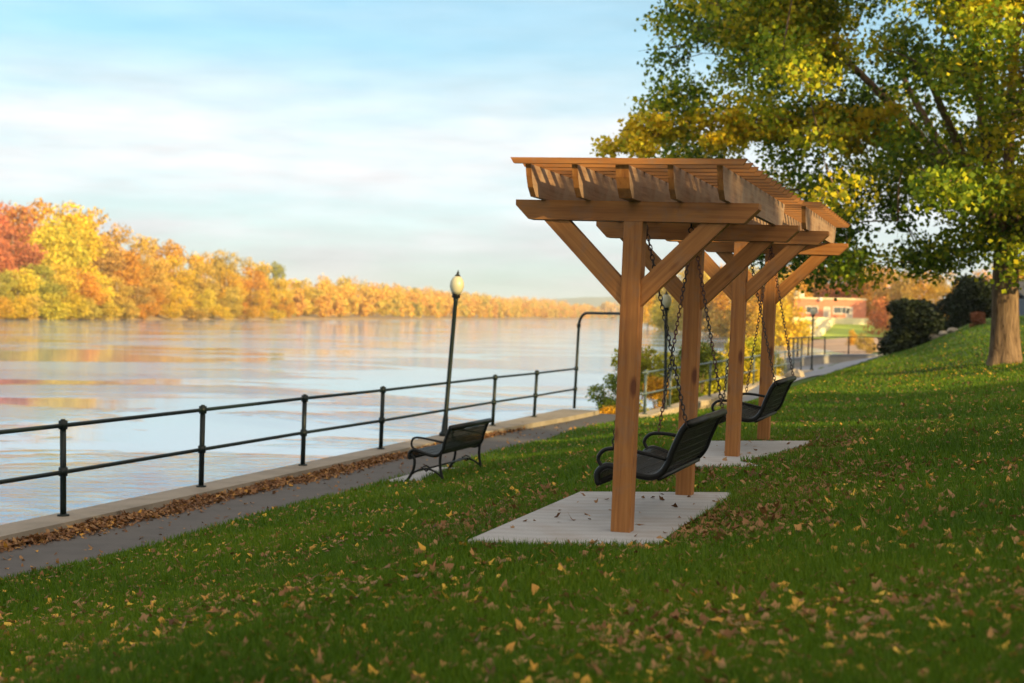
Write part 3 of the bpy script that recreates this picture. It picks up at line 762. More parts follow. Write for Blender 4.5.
HUES = {'crimson': (.50, .17, .10), 'rusty red': (.50, .20, .07), 'orange': (.60, .33, .04), 'golden': (.62, .43, .035), 'yellow': (.60, .48, .06),
        'olive': (.34, .34, .06), 'tan': (.54, .39, .08), 'pale brown': (.44, .30, .08), 'green': (.15, .21, .04)}
def tree(x, y, z, h, wf, hue, label, cat='tree', group=None, k=None, rd=rd, mesh=None, nm='autumn_tree', bark=True):
    o = empty(nm, (x, y, z), (0, 0, rd.uniform(0, 6.28))); tag(o, label, cat, group)
    k = rd.randrange(5) if k is None else k; me = (mesh or farmesh)[k % len(mesh or farmesh)]
    c = bpy.data.objects.new('crown', me); col.objects.link(c); c.parent = o; H0 = 15.0 if (mesh is None) else 6.0
    c.scale = (h/H0*wf, h/H0*wf, h/H0)
    cc_ = HUES[hue] if isinstance(hue, str) else hue; j = rd.uniform(.88, 1.1); c.color = (cc_[0]*j, cc_[1]*rd.uniform(.9, 1.1)*j, cc_[2]*j, 1)
    if bark:
        t = bpy.data.objects.new('trunk', trunkmesh); col.objects.link(t); t.parent = o; t.scale = (h/15,)*3
    return o

# ------------------------------------------------------------ far river bank (left) and its trees
def shore(y):      # x of the far waterline at distance y
    return float(np.interp(y, [150, 342, 470, 720, 1000, 1350, 2200], [-150, -123, -103, -60, -20, 30, 160]))
FARSOIL = simple('far_bank_soil', (.30, .20, .09), .95, 0, .35, .15)
ys = np.concatenate([np.arange(150, 700, 10), np.arange(700, 2300, 40)]); offs = np.array([1.0, 0, -4, -12, -40, -90, -200, -600])
zz_ = np.array([-.8, .05, 1.2, 2.2, 4.5, 7, 9, 10]); vs = []
for o_, z_ in zip(offs, zz_):
    for y in ys: vs.append((shore(y)+o_*(1+y/1500), y, WZ+z_*(1 if z_ < 1 else float(np.interp(y, [150, 450, 700], [1.25, .9, .5])))+.15*math.sin(y*.3+o_)))
I = np.arange(len(vs)).reshape(len(offs), len(ys)); F = np.stack([I[:-1, :-1], I[1:, :-1], I[1:, 1:], I[:-1, 1:]], -1).reshape(-1, 4)
tag(np_mesh('far_bank', vs, F, FARSOIL, smooth=True), kind='structure')
def skyline(px): return float(np.interp(px, [-40, 0, 30, 47, 80, 100, 140, 170, 200, 232, 262, 280, 292, 340, 380, 420, 500, 560, 600], [205, 206, 203, 197, 207, 217, 236, 240, 248, 250, 257, 266, 272, 268, 277, 283, 292, 297, 300]))
ordn = ['first', 'second', 'third', 'fourth', 'fifth', 'sixth', 'seventh', 'eighth', 'ninth', 'tenth', 'eleventh', 'twelfth', 'thirteenth', 'fourteenth', 'fifteenth', 'sixteenth', 'seventeenth', 'eighteenth', 'nineteenth', 'twentieth', 'twenty-first', 'twenty-second', 'twenty-third', 'twenty-fourth', 'twenty-fifth', 'twenty-sixth', 'twenty-seventh', 'twenty-eighth']
GT = 'autumn trees on the far river bank'
def far_row(rowname, off, pxs, hues, hfac, mesh=None, wf=1.0, cat='tree', nm='autumn_tree'):
    for i, (px, hu) in enumerate(zip(pxs, hues)):
        # walk along the shore until the tree at this offset has the bearing wanted
        y = 342.0
        for it in range(60):
            x = shore(y)+off*(1+y/1500); q = project((x, y, 0))[0]; y += (px-q)*0.35*(y/342)
            y = max(200, min(2200, y))
        zb = WZ+{True: 1.0, False: 3.2}[off > -8]*(1 if y < 450 else .6)
        top = EYE-(skyline(px)-(314.5+.021*(px-512)))*y/FPX
        h = max(5, (top-zb))*hfac*rd.uniform(.92, 1.05)
        H0 = 15 if mesh is None else 6
        tree(x, y, zb-.3, h, wf*rd.uniform(.85, 1.1), hu, '%s %s, %s from left in the %s, far bank' % (hu, 'shrub' if mesh else 'tree', ordn[i], rowname), cat, GT, mesh=mesh, nm=nm, bark=mesh is None)
far_row('tall back row', -26, [-22, 8, 36, 58, 84, 112, 140, 166, 196, 224, 250, 272], ['crimson', 'rusty red', 'orange', 'golden', 'golden', 'orange', 'tan', 'orange', 'golden', 'tan', 'golden', 'olive'], 1.09, wf=.98)
far_row('middle row', -13, [-12, 12, 34, 54, 76, 98, 122, 150, 174, 200, 226, 252, 278, 302], ['crimson', 'crimson', 'yellow', 'yellow', 'golden', 'pale brown', 'orange', 'tan', 'golden', 'tan', 'golden', 'orange', 'golden', 'yellow'], .82, wf=1.05)
far_row('waterside row', -3, [0, 18, 40, 56, 78, 96, 116, 138, 158, 180, 206, 232, 258, 286], ['olive', 'yellow', 'olive', 'yellow', 'orange', 'yellow', 'tan', 'pale brown', 'orange', 'golden', 'yellow', 'tan', 'golden', 'orange'], .46, wf=1.25)
far_row('edge of the water', 1.5, [-5, 14, 30, 48, 66, 86, 104, 126, 148, 172, 196, 222, 250, 276], ['orange', 'golden', 'tan', 'yellow', 'golden', 'tan', 'yellow', 'tan', 'orange', 'golden', 'tan', 'golden', 'orange', 'golden'], .2, bushmesh, 1.5, 'shrub', 'autumn_shrub')

# woods that read as one mass: upstream bank, far end of the reach, far hill
def wood(name, items, label, seed, nq=500, size=.9):
    g = np.random.default_rng(seed); VV = []; TT = []
    for (x, y, z, h, w_, t) in items:
        k = 9; a = g.uniform(0, 6.28, k); tt = g.random(k); rr = np.sqrt(g.random(k))*.6*w_
        cs = np.stack([x+rr*np.cos(a), y+rr*np.sin(a), z+h*(.12+.68*tt)], 1); rs = g.uniform(.25, .4, k)*w_
        rs = np.minimum(rs, np.maximum(z+h-cs[:, 2], 1.2))
        P, _ = blob_points(cs, rs, nq, g, .85, .5); V, F = leaf_quads(P, size, g)
        VV.append(V); TT.append(np.full(len(V), t)+g.normal()*.04)
    V = np.concatenate(VV); F = np.arange(len(V)).reshape(-1, 4)
    o = np_mesh(name, V, F, WOODM, attr=np.concatenate(TT)); tag(o, label, 'woodland', kind='stuff'); return o
WOODM = leaf_mat('woodland_leaves', [(0, (.13, .16, .04)), (.22, (.40, .32, .05)), (.45, (.64, .42, .06)), (.7, (.66, .36, .06)), (1, (.55, .25, .07))], .2)
items = []
y = 520.0
while y < 2150:
    for off in (-2, -12, -26):
        x = shore(y)+off*(1+y/1200)+rd.uniform(-3, 3); px = project((x, y, 0))[0]
        if px < 285 or px > 660: continue
        top = EYE-(skyline(min(px, 600))-(314.5+.021*(px-512)))*y/FPX; zb = WZ+1
        h = (top-zb)*{-2: .55, -12: .8, -26: 1.0}[off]*rd.uniform(.88, 1.04); items.append((x, y+rd.uniform(-4, 4), zb, h, h*.42, rd.uniform(.05, .62)))
    y += 6+y/130
wood('far_wood', items, 'golden autumn woodland lining the far bank up to the river bend', 3, 620, 1.1)
items = []
for i in range(110):       # closing the reach, behind the bend
    t = i/110; x = 120+900*t+rd.uniform(-10, 10); y = 2200-600*t+rd.uniform(-60, 120); h = rd.uniform(24, 34); items.append((x, y, WZ, h, 15, rd.uniform(.2, .6)))
wood('far_wood', items, 'distant pale woodland closing the river at the bend', 4, 420, 2.6)
HILL = simple('distant_hill', (.26, .27, .22), .95, 0, .2, .01)
b = MB(); n_ = 40; vs = []
for j, (yy, f) in enumerate(((2600, 0), (3000, .7), (3500, 1), (4300, .9))):
    for i in range(n_+1):
        x = -1400+4200*i/n_; hz = (34+16*math.sin(i*.33+2.2)+6*math.sin(i*.9))*f; vs.append((x, yy, WZ-1+hz))
b.add(vs, [(j*(n_+1)+i, j*(n_+1)+i+1, (j+1)*(n_+1)+i+1, (j+1)*(n_+1)+i) for j in range(3) for i in range(n_)], True)
tag(b.build('hills', HILL), kind='structure')

# ------------------------------------------------------------ right bank beyond the bay
RB = simple('right_bank_soil', (.42, .27, .17), .95, 0, .3, .2)
coast = [(150, 1500), (118, 795), (52, 391), (50, 305), (45, 240), (40, 190), (36, 150), (33, 118), (30, 100)]
vs = []; rows = [(0, -.7), (2, .1), (12, .9), (40, 1.4), (120, 3.0), (500, 6)]
for dx, dz in rows:
    for (x, y) in coast: vs.append((x+dx, y+dx*.12, WZ+dz))
nc = len(coast); F = [(j*nc+i, j*nc+i+1, (j+1)*nc+i+1, (j+1)*nc+i) for j in range(len(rows)-1) for i in range(nc-1)]
tag(np_mesh('right_bank', vs, F, RB, smooth=True), kind='structure')
FG = simple('far_lawn', (.30, .38, .025), .9, 0, .25, .3)
BX, BY = 0, 290.0
def atpx(px, y, z=0): # world x whose picture column is px at distance y
    x = (px-512)/FPX*y
    for _ in range(6): x += (px-project((x, y, z))[0])/FPX*y
    return x
b = MB(); xs = [atpx(p_, 270, 0) for p_ in (800, 812, 840, 870, 900, 960)]; vs = []
for (yy, z) in ((246, -1.5), (250, -1.35), (268, -.2), (284, .8), (287, 1.0)):
    for i, x in enumerate(xs): vs.append((x*yy/270, yy, z-(.0 if i < 4 else .4)))
b.add(vs, [(j*6+i, j*6+i+1, (j+1)*6+i+1, (j+1)*6+i) for j in range(4) for i in range(5)], True); tag(b.build('far_lawn', FG), kind='structure')

# brick building on its terrace
BRICK, bn_, bo_ = mat_new('red_brick')
v = coords(bn_, 'Object'); br = N(bn_, 'ShaderNodeTexBrick'); br.inputs['Scale'].default_value = 4; br.inputs['Color1'].default_value = (.58, .17, .08, 1); br.inputs['Color2'].default_value = (.50, .14, .07, 1); br.inputs['Mortar'].default_value = (.42, .30, .22, 1)
sx_ = N(bn_, 'ShaderNodeSeparateXYZ'); cx_ = N(bn_, 'ShaderNodeCombineXYZ'); bn_.links.new(v, sx_.inputs[0]); bn_.links.new(sx_.outputs[0], cx_.inputs[0]); bn_.links.new(sx_.outputs[2], cx_.inputs[1]); bn_.links.new(cx_.outputs[0], br.inputs['Vector'])
finish(bn_, bo_, br.outputs[0], .85)
CREAM = simple('cream_stone', (.74, .66, .44), .8, 0, .12, .5); GLASS = simple('window_glass', (.05, .06, .07), .1, 0, .2, 1, spec=.8); TRIM = simple('white_trim', (.7, .68, .6), .6, 0, .05, 1)
x0, x1 = atpx(794, BY, 4), atpx(866, BY, 4); wd = x1-x0
bd = empty('brick_building', (x0, BY, 1.3)); tag(bd, 'low red brick building on a cream stone terrace across the bay, seen past the pergolas', 'building')
b = MB(); b.box(0, wd, 0, 9, .0, 4.7); b.build('wall', BRICK, bd)
b = MB(); b.box(-.15, wd+.15, -.15, 9.15, 4.7, 4.95, .03); b.build('parapet_cap', CREAM, bd)
b = MB(); b.box(-1, wd+1.5, -3.2, 9.5, -3, .55); b.box(-1, wd+1.5, -3.25, -3.05, .55, .95); b.box(wd+1.3, wd+1.5, -3.05, 0, .55, .95); b.build('terrace', CREAM, bd)
def window(x, z, w_, h_, parent, name='window', mat=GLASS, y=-.06):
    b = MB(); b.box(x-.12, x+w_+.12, y-.02, y+.05, z-.12, z); b.box(x-.12, x+w_+.12, y-.02, y+.05, z+h_, z+h_+.12); b.box(x-.12, x, y-.02, y+.05, z, z+h_); b.box(x+w_, x+w_+.12, y-.02, y+.05, z, z+h_)
    if name == 'window': b.box(x+w_/2-.04, x+w_/2+.04, y-.01, y+.05, z, z+h_)
    f = b.build(name, TRIM, parent); b = MB(); b.box(x, x+w_, y+.01, y+.055, z, z+h_); b.build('pane' if name == 'window' else 'leaf', mat, f)
DOORM = simple('pale_door', (.42, .36, .30), .5, 0, .1, 1)
for fx, wv_ in ((.17, 2.3), (.55, 3.2)): window(fx*wd, 1.9, wv_, 1.2, bd)
for fx in (.42, .73): window(fx*wd, .57, 1.1, 2.4, bd, 'door', DOORM)
b = MB(); b.box(.9, 2.6, 3, 5, 4.95, 6.3, .05); b.build('roof_unit', TRIM, bd)
b = MB(); b.lathe([(.12, 4.2), (.35, 4.35), (.38, 4.7), (.2, 5.0)], 10, (.36*wd, -.4)); b.build('wall_light', TRIM, bd)
# stairs down the slope with cream cheek walls
b = MB(); ns_ = 18; sx0 = .30*wd; shx = -10.5
for i in range(ns_):
    t0 = i/ns_; z = .35-2.8*t0; y = -3.3-36*t0; x = sx0+shx*t0; b.box(x, x+2.0, y-36/ns_, y, z-.8, z)
b.build('stair', CREAM, bd)
for side in (0, 2.05):
    b = MB()
    for i in range(ns_):
        t0 = i/ns_; z = .85-2.8*t0; y = -3.3-36*t0; x = sx0+shx*t0+side-(.6 if side == 0 else 0); b.box(x, x+.6, y-36/ns_, y, z-1.6, z)
    b.build('cheek_wall', CREAM, bd)

# overlook: curved low wall with a dark fence, at the far end of the pale path
ov_pts = [(14.9, 76.5), (16.4, 80.5), (18.0, 84.5), (19.9, 87.8), (22.2, 90.0), (25.0, 91.3), (28.2, 91.5), (31.5, 90.5)]
OW = concrete('overlook_concrete', (.27, .255, .24), (.2, .18, .16), .5)
ow = empty('overlook_wall', (22, 90, -1)); tag(ow, 'low curved concrete wall round the overlook at the far end of the pale path', 'wall')
def wall_strip(b, pts, th, z0, z1):
    vs = []; n_ = len(pts)
    for i, (x, y) in enumerate(pts):
        a = Vector(pts[min(i+1, n_-1)])-Vector(pts[max(i-1, 0)]); a.normalize(); nx, ny = -a.y*th/2, a.x*th/2
        for sg, z in ((1, z0), (1, z1), (-1, z1), (-1, z0)): vs.append((x+sg*nx-22, y+sg*ny-90, z+1))
    fs = [(i*4+j, i*4+(j+1) % 4, i*4+4+(j+1) % 4, i*4+4+j) for i in range(n_-1) for j in range(4)]+[(0, 1, 2, 3), tuple(range(n_*4-4, n_*4))[::-1]]
    b.add(vs, fs)
b = MB(); wall_strip(b, ov_pts, .35, -3.2, -.60); b.build('wall_body', OW, ow)
b = MB(); wall_strip(b, ov_pts, .46, -.598, -.49); b.build('coping', LIGHTPATH, ow)
of = empty('overlook_fence', (22, 90, -.49)); tag(of, 'dark slim post fence standing on the curved overlook wall', 'fence')
den = []
for i in range(len(ov_pts)-1):
    a, c = Vector(ov_pts[i]), Vector(ov_pts[i+1]); 
    for k in range(2 if i else 3): den.append(a.lerp(c, k/(2 if i else 3)))
den.append(Vector(ov_pts[-1]))
for i, q in enumerate(den):
    if i > 3 and i % 2: continue
    b = MB(); b.tube([(q.x-22, q.y-90, 0), (q.x-22, q.y-90, 1.1)], .045, 6); b.build('post', BLACK, of)
for nm, h in (('top_rail', 1.07), ('lower_rail', .12)):
    b = MB(); b.tube([(q.x-22, q.y-90, h) for q in den], .035 if h > 1 else .02, 6); b.build(nm, BLACK, of)
# overlook floor
b = MB(); fl = [(x, y) for x, y in ov_pts]+[(30, 72), (16, 60)]
b.add([(x, y, -1.02) for x, y in fl], [tuple(range(len(fl)))]); tag(b.build('overlook_floor', LIGHTPATH), kind='structure')

# ------------------------------------------------------------ right bank trees
GR = 'golden trees across the bay'
def rtree(px, y, topy, hue, label, wf=1.0, base=None, mesh=None, nm='autumn_tree', cat='tree', grp=GR):
    x = atpx(px, y); zb = (WZ+.8) if base is None else base; top = EYE-(topy-(314.5+.021*(px-512)))*y/FPX
    h = top-zb; return tree(x, y, zb-.2, h/(.93), wf, hue, label, cat, grp, mesh=mesh, nm=nm, bark=mesh is None)
cols = [('golden', 'yellow'), ('orange', 'tan')]
i = 0
spec = [(648, 470, 286, 'golden'), (664, 440, 274, 'yellow'), (682, 400, 268, 'golden'), (700, 380, 262, 'tan'), (716, 350, 268, 'golden'), (733, 330, 262, 'orange'), (748, 310, 268, 'tan'), (762, 300, 272, 'golden'), (776, 290, 266, 'tan'), (790, 330, 276, 'pale brown')]
for px, y, ty, hu in spec:
    rtree(px, y, ty, hu, '%s tree across the bay, %s from left behind the pergola posts' % (hu, ordn[i]), .9); i += 1
spec = [(672, 385, 302, 'yellow'), (692, 372, 310, 'tan'), (712, 330, 300, 'pale brown'), (730, 305, 306, 'tan'), (750, 285, 300, 'orange'), (768, 262, 306, 'golden')]
for i, (px, y, ty, hu) in enumerate(spec):
    rtree(px, y, ty, hu, 'low %s shrub by the water across the bay, %s from left' % (hu, ordn[i]), 1.2, WZ+.4, bushmesh, 'autumn_shrub', 'shrub', 'low shrubs at the water across the bay')
rtree(786, 212, 300, 'golden', 'bright golden bush left of the lamp and the brick building stairs', 1.1, WZ+.6, bushmesh, 'golden_bush', 'shrub', 'golden bushes below the brick building')
rtree(800, 222, 322, 'yellow', 'smaller yellow bush at the foot of the brick building stairs', 1.1, WZ+.6, bushmesh, 'golden_bush', 'shrub', 'golden bushes below the brick building')
rtree(852, 200, 330, 'orange', 'dry orange shrub behind the overlook fence, below the far lawn', .8, -1.6, bushmesh, 'dry_shrub', 'shrub', 'dry shrubs behind the overlook fence')
rtree(866, 150, 334, 'pale brown', 'dull brown shrub close behind the overlook fence', .9, -1.6, bushmesh, 'dry_shrub', 'shrub', 'dry shrubs behind the overlook fence')
spec = [(790, 330, 262, 'orange'), (806, 345, 255, 'tan'), (822, 340, 268, 'orange'), (840, 335, 262, 'rusty red'), (856, 350, 258, 'tan'), (874, 330, 264, 'orange'), (890, 320, 268, 'tan'), (908, 310, 272, 'pale brown'), (928, 280, 268, 'orange'), (946, 270, 272, 'tan'), (964, 262, 276, 'golden'), (985, 250, 268, 'orange'), (1008, 240, 262, 'tan'), (1030, 235, 258, 'orange')]
for i, (px, y, ty, hu) in enumerate(spec):
    rtree(px, y, ty, hu, '%s tree, %s from left of those behind the brick building' % (hu, ordn[i]), 1.0, 1.0, grp='trees behind the brick building')
spec = [(880, 262, 300, 'rusty red'), (898, 240, 304, 'pale brown'), (915, 215, 300, 'tan')]
for i, (px, y, ty, hu) in enumerate(spec):
    rtree(px, y, ty, hu, '%s shrub right of the brick building, %s from it' % (hu, ordn[i]), 1.0, .2, bushmesh, 'autumn_shrub', 'shrub', 'shrubs right of the brick building')

# ------------------------------------------------------------ shrubs on the near bank and the hedges
shr = [shared('leaves', crown_variant(60+i, .95, 1.9, 12, 4200, .085, .9, .02), HEDGE) for i in range(3)]
stm = MB()
for a in range(9): stm.tube([(0, 0, -.2), (.25*math.cos(a*.7), .25*math.sin(a*.7), .8), (.5*math.cos(a*.7), .5*math.sin(a*.7), 1.5)], [.018, .012, .004], 5)
stemmesh = stm.build('stems', BARK).data; bpy.data.objects.remove(bpy.data.objects['stems'])
def shrub(n, s, h, wf, c, label, k, cat='shrub', nm='riverside_shrub', grp='leafy shrubs on the river bank behind the fence', z=None):
    o = empty(nm, W(n, s, gz(n, s) if z is None else z), (0, 0, rd.uniform(0, 6))); tag(o, label, cat, grp)
    q = bpy.data.objects.new('leaves', shr[k % 3]); col.objects.link(q); q.parent = o; q.scale = (h/1.9*wf, h/1.9*wf, h/1.9); q.color = (*c, 1)
    q = bpy.data.objects.new('stems', stemmesh); col.objects.link(q); q.parent = o; q.scale = (h/1.9,)*3; return o
GRN, YGR, YEL, ORG = (.19, .26, .035), (.42, .42, .035), (.50, .40, .03), (.62, .36, .03)
L_ = [(-10.3, 41.2, 1.9, 1.0, GRN, 'small green shrub just left of the nearest post, lowest of the bank shrubs'),
      (-10.0, 43.0, 2.5, .9, YGR, 'tall yellow green shrub touching the left side of the nearest pergola post'),
      (-9.9, 39.4, .95, 1.6, ORG, 'low orange tinged shrub at the end of the asphalt path'),
      (-9.4, 45.5, 2.1, 1.1, YGR, 'yellow green shrub between the lamp and the nearest pergola post'),
      (-9.0, 48.2, 2.2, 1.1, (.14, .19, .025), 'green shrub behind the second lamp pole'),
      (-9.1, 51.2, 2.2, 1.1, YGR, 'yellow green shrub right of the second lamp, behind the chains'),
      (-9.0, 54.5, 2.2, 1.2, YEL, 'yellow shrub left of the second post of the nearer pergola'),
      (-8.9, 58.5, 2.3, 1.2, YGR, 'yellow green shrub right of the second pergola post'),
      (-9.2, 63.0, 2.6, 1.2, YEL, 'golden yellow shrub left of the third wooden post'),
      (-8.9, 67.0, 1.6, 1.1, YGR, 'last and lowest shrub behind the stone wall fence'),
      (-8.7, 40.6, 1.2, 1.1, ORG, 'orange leaved low shrub behind the first bay of the second fence')]
for i, (n_, s_, h_, wf, c_, lb) in enumerate(L_): shrub(n_, s_, h_, wf, c_, lb, i)
# clipped dark evergreens at the crest
evm = [shared('foliage', crown_variant(80+i, 1.0, 2.0, 30, 15000, .10, 1.0, .0), HEDGE) for i in range(3)]
def evergreen(px, y, basey, topy, wf, label, k, grp='dark evergreen shrubs on the crest of the lawn', nm='evergreen_shrub', c=(.014, .024, .006)):
    x = atpx(px, y); hz = 314.5+.021*(px-512); z0 = EYE-(basey-hz)*y/FPX; z1 = EYE-(topy-hz)*y/FPX; n_, s_ = ns_of(x, y)
    z0 = min(z0, gz(n_, s_)); h = z1-z0; o = empty(nm, (x, y, z0-.05), (0, 0, rd.uniform(0, 6))); tag(o, label, 'evergreen shrub', grp)
    q = bpy.data.objects.new('foliage', evm[k % 3]); col.objects.link(q); q.parent = o; q.scale = (h/1.9*wf, h/1.9*wf, h/1.88); q.color = (*c, 1)
    q = bpy.data.objects.new('stems', stemmesh); col.objects.link(q); q.parent = o; q.scale = (h/2.2,)*3; return o
evergreen(910, 66, 354, 301, 1.45, 'big rounded dark evergreen shrub, leftmost on the crest', 0)
evergreen(940, 72, 347, 302, 1.5, 'dark evergreen shrub next right of the big rounded one', 1)
evergreen(972, 70, 334, 278, 1.25, 'tall dark evergreen mound just left of the maple trunk', 2)
evergreen(995, 76, 328, 286, 1.1, 'dark evergreen mound directly behind the maple trunk', 1)
evergreen(977, 60, 332, 312, 1.1, 'small reddish twiggy shrub at the foot of the tall evergreen mound', 0, None, 'twiggy_shrub', (.24, .09, .05))
# stone edging along the crest
for i, (px, y) in enumerate(((952, 62), (943, 63.5), (934, 65), (925, 66))):
    x = atpx(px, y); n_, s_ = ns_of(x, y); o = boulder(n_, s_, .2, 10+i, '%s grey edging stone below the evergreens, counted from the trunk side' % ordn[i]); o['group'] = 'grey edging stones on the crest'; o.data.materials[0] = COPING; o.name = 'edging_stone'
# dark house on the hill at the right edge
SID = simple('dark_blue_siding', (.05, .07, .10), .6, 0, .1, 2); ROOFM = simple('dark_shingles', (.04, .04, .045), .85, 0, .2, 8)
hx, hy = atpx(1030, 92, 3), 92.0
n_, s_ = ns_of(hx, hy); hzb = .6
ho = empty('house', (hx, hy, hzb)); tag(ho, 'dark blue sided house partly hidden behind the maple trunk at the right edge', 'house')
b = MB(); b.box(0, 12, 0, 9, 0, 2.7); b.build('wall', SID, ho)
b = MB(); b.prism([(-.5, 2.6), (4.5, 3.9), (9.5, 2.6), (9.5, 2.72), (4.5, 4.05), (-.5, 2.72)], 0, -.4, 12.4); b.build('roof', ROOFM, ho)
window(.8, 1.0, 1.4, 1.2, ho, y=-.055); window(4.2, 1.0, 1.4, 1.2, ho, y=-.055)

# ------------------------------------------------------------ added evergreens, unseen up the slope to the right, placed to shade the lawn
spr = shared('foliage', crown_variant(99, 3.4, 9.0, 40, 9000, .42, .8, .02), HEDGE)
sun2 = Vector((SUNV.x, SUNV.y, 0)).normalized(); perp = Vector((-sun2.y, sun2.x, 0))
GE = 'unseen evergreens added up the slope to shade the lawn'
for i, m_ in enumerate(np.arange(-8, 24, 3.3)):
    p = sun2*(16.5+(i % 2)*2.5)+perp*(m_); n_, s_ = ns_of(p.x, p.y); hh = [8.2, 8.9, 8.0, 9.1][i % 4]
    o = empty('unseen_shade_tree', (p.x, p.y, gz(n_, s_)-.1), (0, 0, i*1.3)); tag(o, 'unseen evergreen added to shade the lawn, %s up the slope from the camera' % ordn[i], 'tree', GE)
    q = bpy.data.objects.new('foliage', spr); col.objects.link(q); q.parent = o; q.scale = (1.0, 1.0, hh/9); q.color = (.03, .05, .012, 1)
    t = bpy.data.objects.new('trunk', trunkmesh); col.objects.link(t); t.parent = o; t.scale = (.55, .55, .5)

for i, (x_, y_) in enumerate(((35, 43), (38, 50), (41, 57), (44, 64), (47, 71))):  # added unseen trees, placed to shade the far path and overlook
    n_, s_ = ns_of(x_, y_); o = empty('unseen_shade_tree', (x_, y_, 1.0), (0, 0, i*2.1)); tag(o, 'unseen evergreen added to shade the far path, %s of those beyond the dark house, outside the picture' % ordn[i], 'tree', 'unseen evergreens added to shade the far path')
    q = bpy.data.objects.new('foliage', spr); col.objects.link(q); q.parent = o; q.scale = (1.2, 1.2, 12.5/9); q.color = (.03, .05, .012, 1)
    t = bpy.data.objects.new('trunk', trunkmesh); col.objects.link(t); t.parent = o; t.scale = (.8, .8, .8)
# ------------------------------------------------------------ grass blades and fallen leaves
def in_pad(x, y):
    m = np.zeros(len(x), bool)
    for zp, C in ((.006, [(-.28, 9.62), (1.55, 9.55), (1.98, 12.6), (.62, 12.42)]), (.118, [(1.52, 13.75), (3.1, 13.9), (3.95, 16.95), (2.24, 16.55)]), (-.947, [(p.x, p.y) for p in pb])):
        ins = np.ones(len(x), bool)
        for i in range(4):
            x1, y1 = C[i]; x2, y2 = C[(i+1) % 4]; ins &= ((x2-x1)*(y-y1)-(y2-y1)*(x-x1)) > 0.0
        nq, sq = ns_of(x, y); m |= ins & (ground(nq, sq) < zp)
    return m
g = np.random.default_rng(21)
def sample(k, y0, y1, pw, nmin=-8.28):
    u = g.random(k); y = (y0**(1-pw)+(y1**(1-pw)-y0**(1-pw))*u)**(1/(1-pw)) if pw != 1 else y0*(y1/y0)**u
    x = y*g.uniform(-.40, .40, k); n_ = x*NV[0]+y*NV[1]; s_ = x*UV[0]+y*UV[1]
    lim = np.where(s_ > 34.5, -7.4, nmin+.03*np.sin(s_*1.9)+.02*np.sin(s_*4.3+1)+.42*sstep(s_, 31, 36)+g.normal(size=k)*.02)
    ok = (n_ > lim) & (n_ < 8) & ~in_pad(x, y) & ~((s_ > 46) & (n_ < -5.4))
    return x[ok], y[ok], n_[ok], s_[ok]
x, y, n_, s_ = sample(640000, 4.3, 62, 1.45); z = ground(n_, s_); k = len(x)
hgt = g.uniform(.03, .065, k)*(1+.25*np.sin(x*1.3)*np.sin(y*1.7)); wd_ = .0028*(y/5)**.85+.001; hgt *= (1+.008*y)
an = g.uniform(0, 2*np.pi, k); lx = np.cos(an); ly = np.sin(an); be = g.uniform(.1, .8, k)*hgt; a2 = g.uniform(0, 2*np.pi, k)
A = np.stack([x-lx*wd_, y-ly*wd_, z-.01], 1); B = np.stack([x+lx*wd_, y+ly*wd_, z-.01], 1); C = np.stack([x+np.cos(a2)*be, y+np.sin(a2)*be, z+hgt], 1)
V = np.stack([A, B, C], 1).reshape(-1, 3); pt = .18+.14*np.sin(x*.9+y*.5)*np.sin(y*.7-x*.4)+.06*np.sin(x*5)*np.sin(y*4)
tag(np_mesh('grass', V, np.arange(3*k).reshape(-1, 3), GRASSM, attr=np.repeat(pt+.1, 3)), 'short dark green grass covering the sloping lawn', 'grass', kind='stuff')

def leaf_shapes(x, y, z, size, tone, name, label, lift=.02, curl=.35):
    """lobed leaves, each an 10-point star outline folded along its midrib"""
    k = len(x); m_ = 10; ang = np.linspace(0, 2*np.pi, m_, endpoint=False)
    rr = np.array([1, .62, .88, .58, .74, .5, .74, .58, .88, .62])
    px_ = np.cos(ang)*rr; py_ = np.sin(ang)*rr; pz_ = curl*np.abs(py_)**1.3
    loc = np.stack([px_, py_, pz_], 1)[None]*(size*.5)[:, None, None]*(1+.28*g.normal(size=(k, m_, 1)))*g.uniform([[[.75, .8, .2]]], [[[1.15, 1.1, 2.2]]], (k, 1, 3))
    loc = np.concatenate([np.zeros((k, 1, 3)), loc], 1)
    az = g.uniform(0, 2*np.pi, k); tx = g.normal(size=k)*.42; ty = g.normal(size=k)*.42; fl = g.random(k) < .5
    cz_, sz_ = np.cos(az), np.sin(az); X = loc[..., 0]*cz_[:, None]-loc[..., 1]*sz_[:, None]; Y = loc[..., 0]*sz_[:, None]+loc[..., 1]*cz_[:, None]
    Z = loc[..., 2]*np.where(fl, -1, 1)[:, None]+X*tx[:, None]+Y*ty[:, None]
    V = np.stack([X+x[:, None], Y+y[:, None], Z+(z+lift+size*.12)[:, None]], -1).reshape(-1, 3)
    base = np.arange(k)[:, None, None]*(m_+1); tri = np.array([[0, 1+i, 1+(i+1) % m_] for i in range(m_)])[None]
    F = (base+tri).reshape(-1, 3)
    return tag(np_mesh(name, V, F, LITTER, attr=np.repeat(tone, m_+1)), label, 'fallen leaves', kind='stuff')
x, y, n_, s_ = sample(90000, 4.3, 62, .75)
def patch(x, y):
    v = np.zeros(len(x))
    for i in range(9):
        r_ = np.random.default_rng(300+i); f = r_.uniform(.5, 4, 2); ph = r_.uniform(0, 6, 2); th = r_.uniform(0, 3.1); v += np.sin((x*math.cos(th)+y*math.sin(th))*f[0]+ph[0])*np.sin((y*math.cos(th)-x*math.sin(th))*f[1]+ph[1])
    return v
pn = patch(x, y)
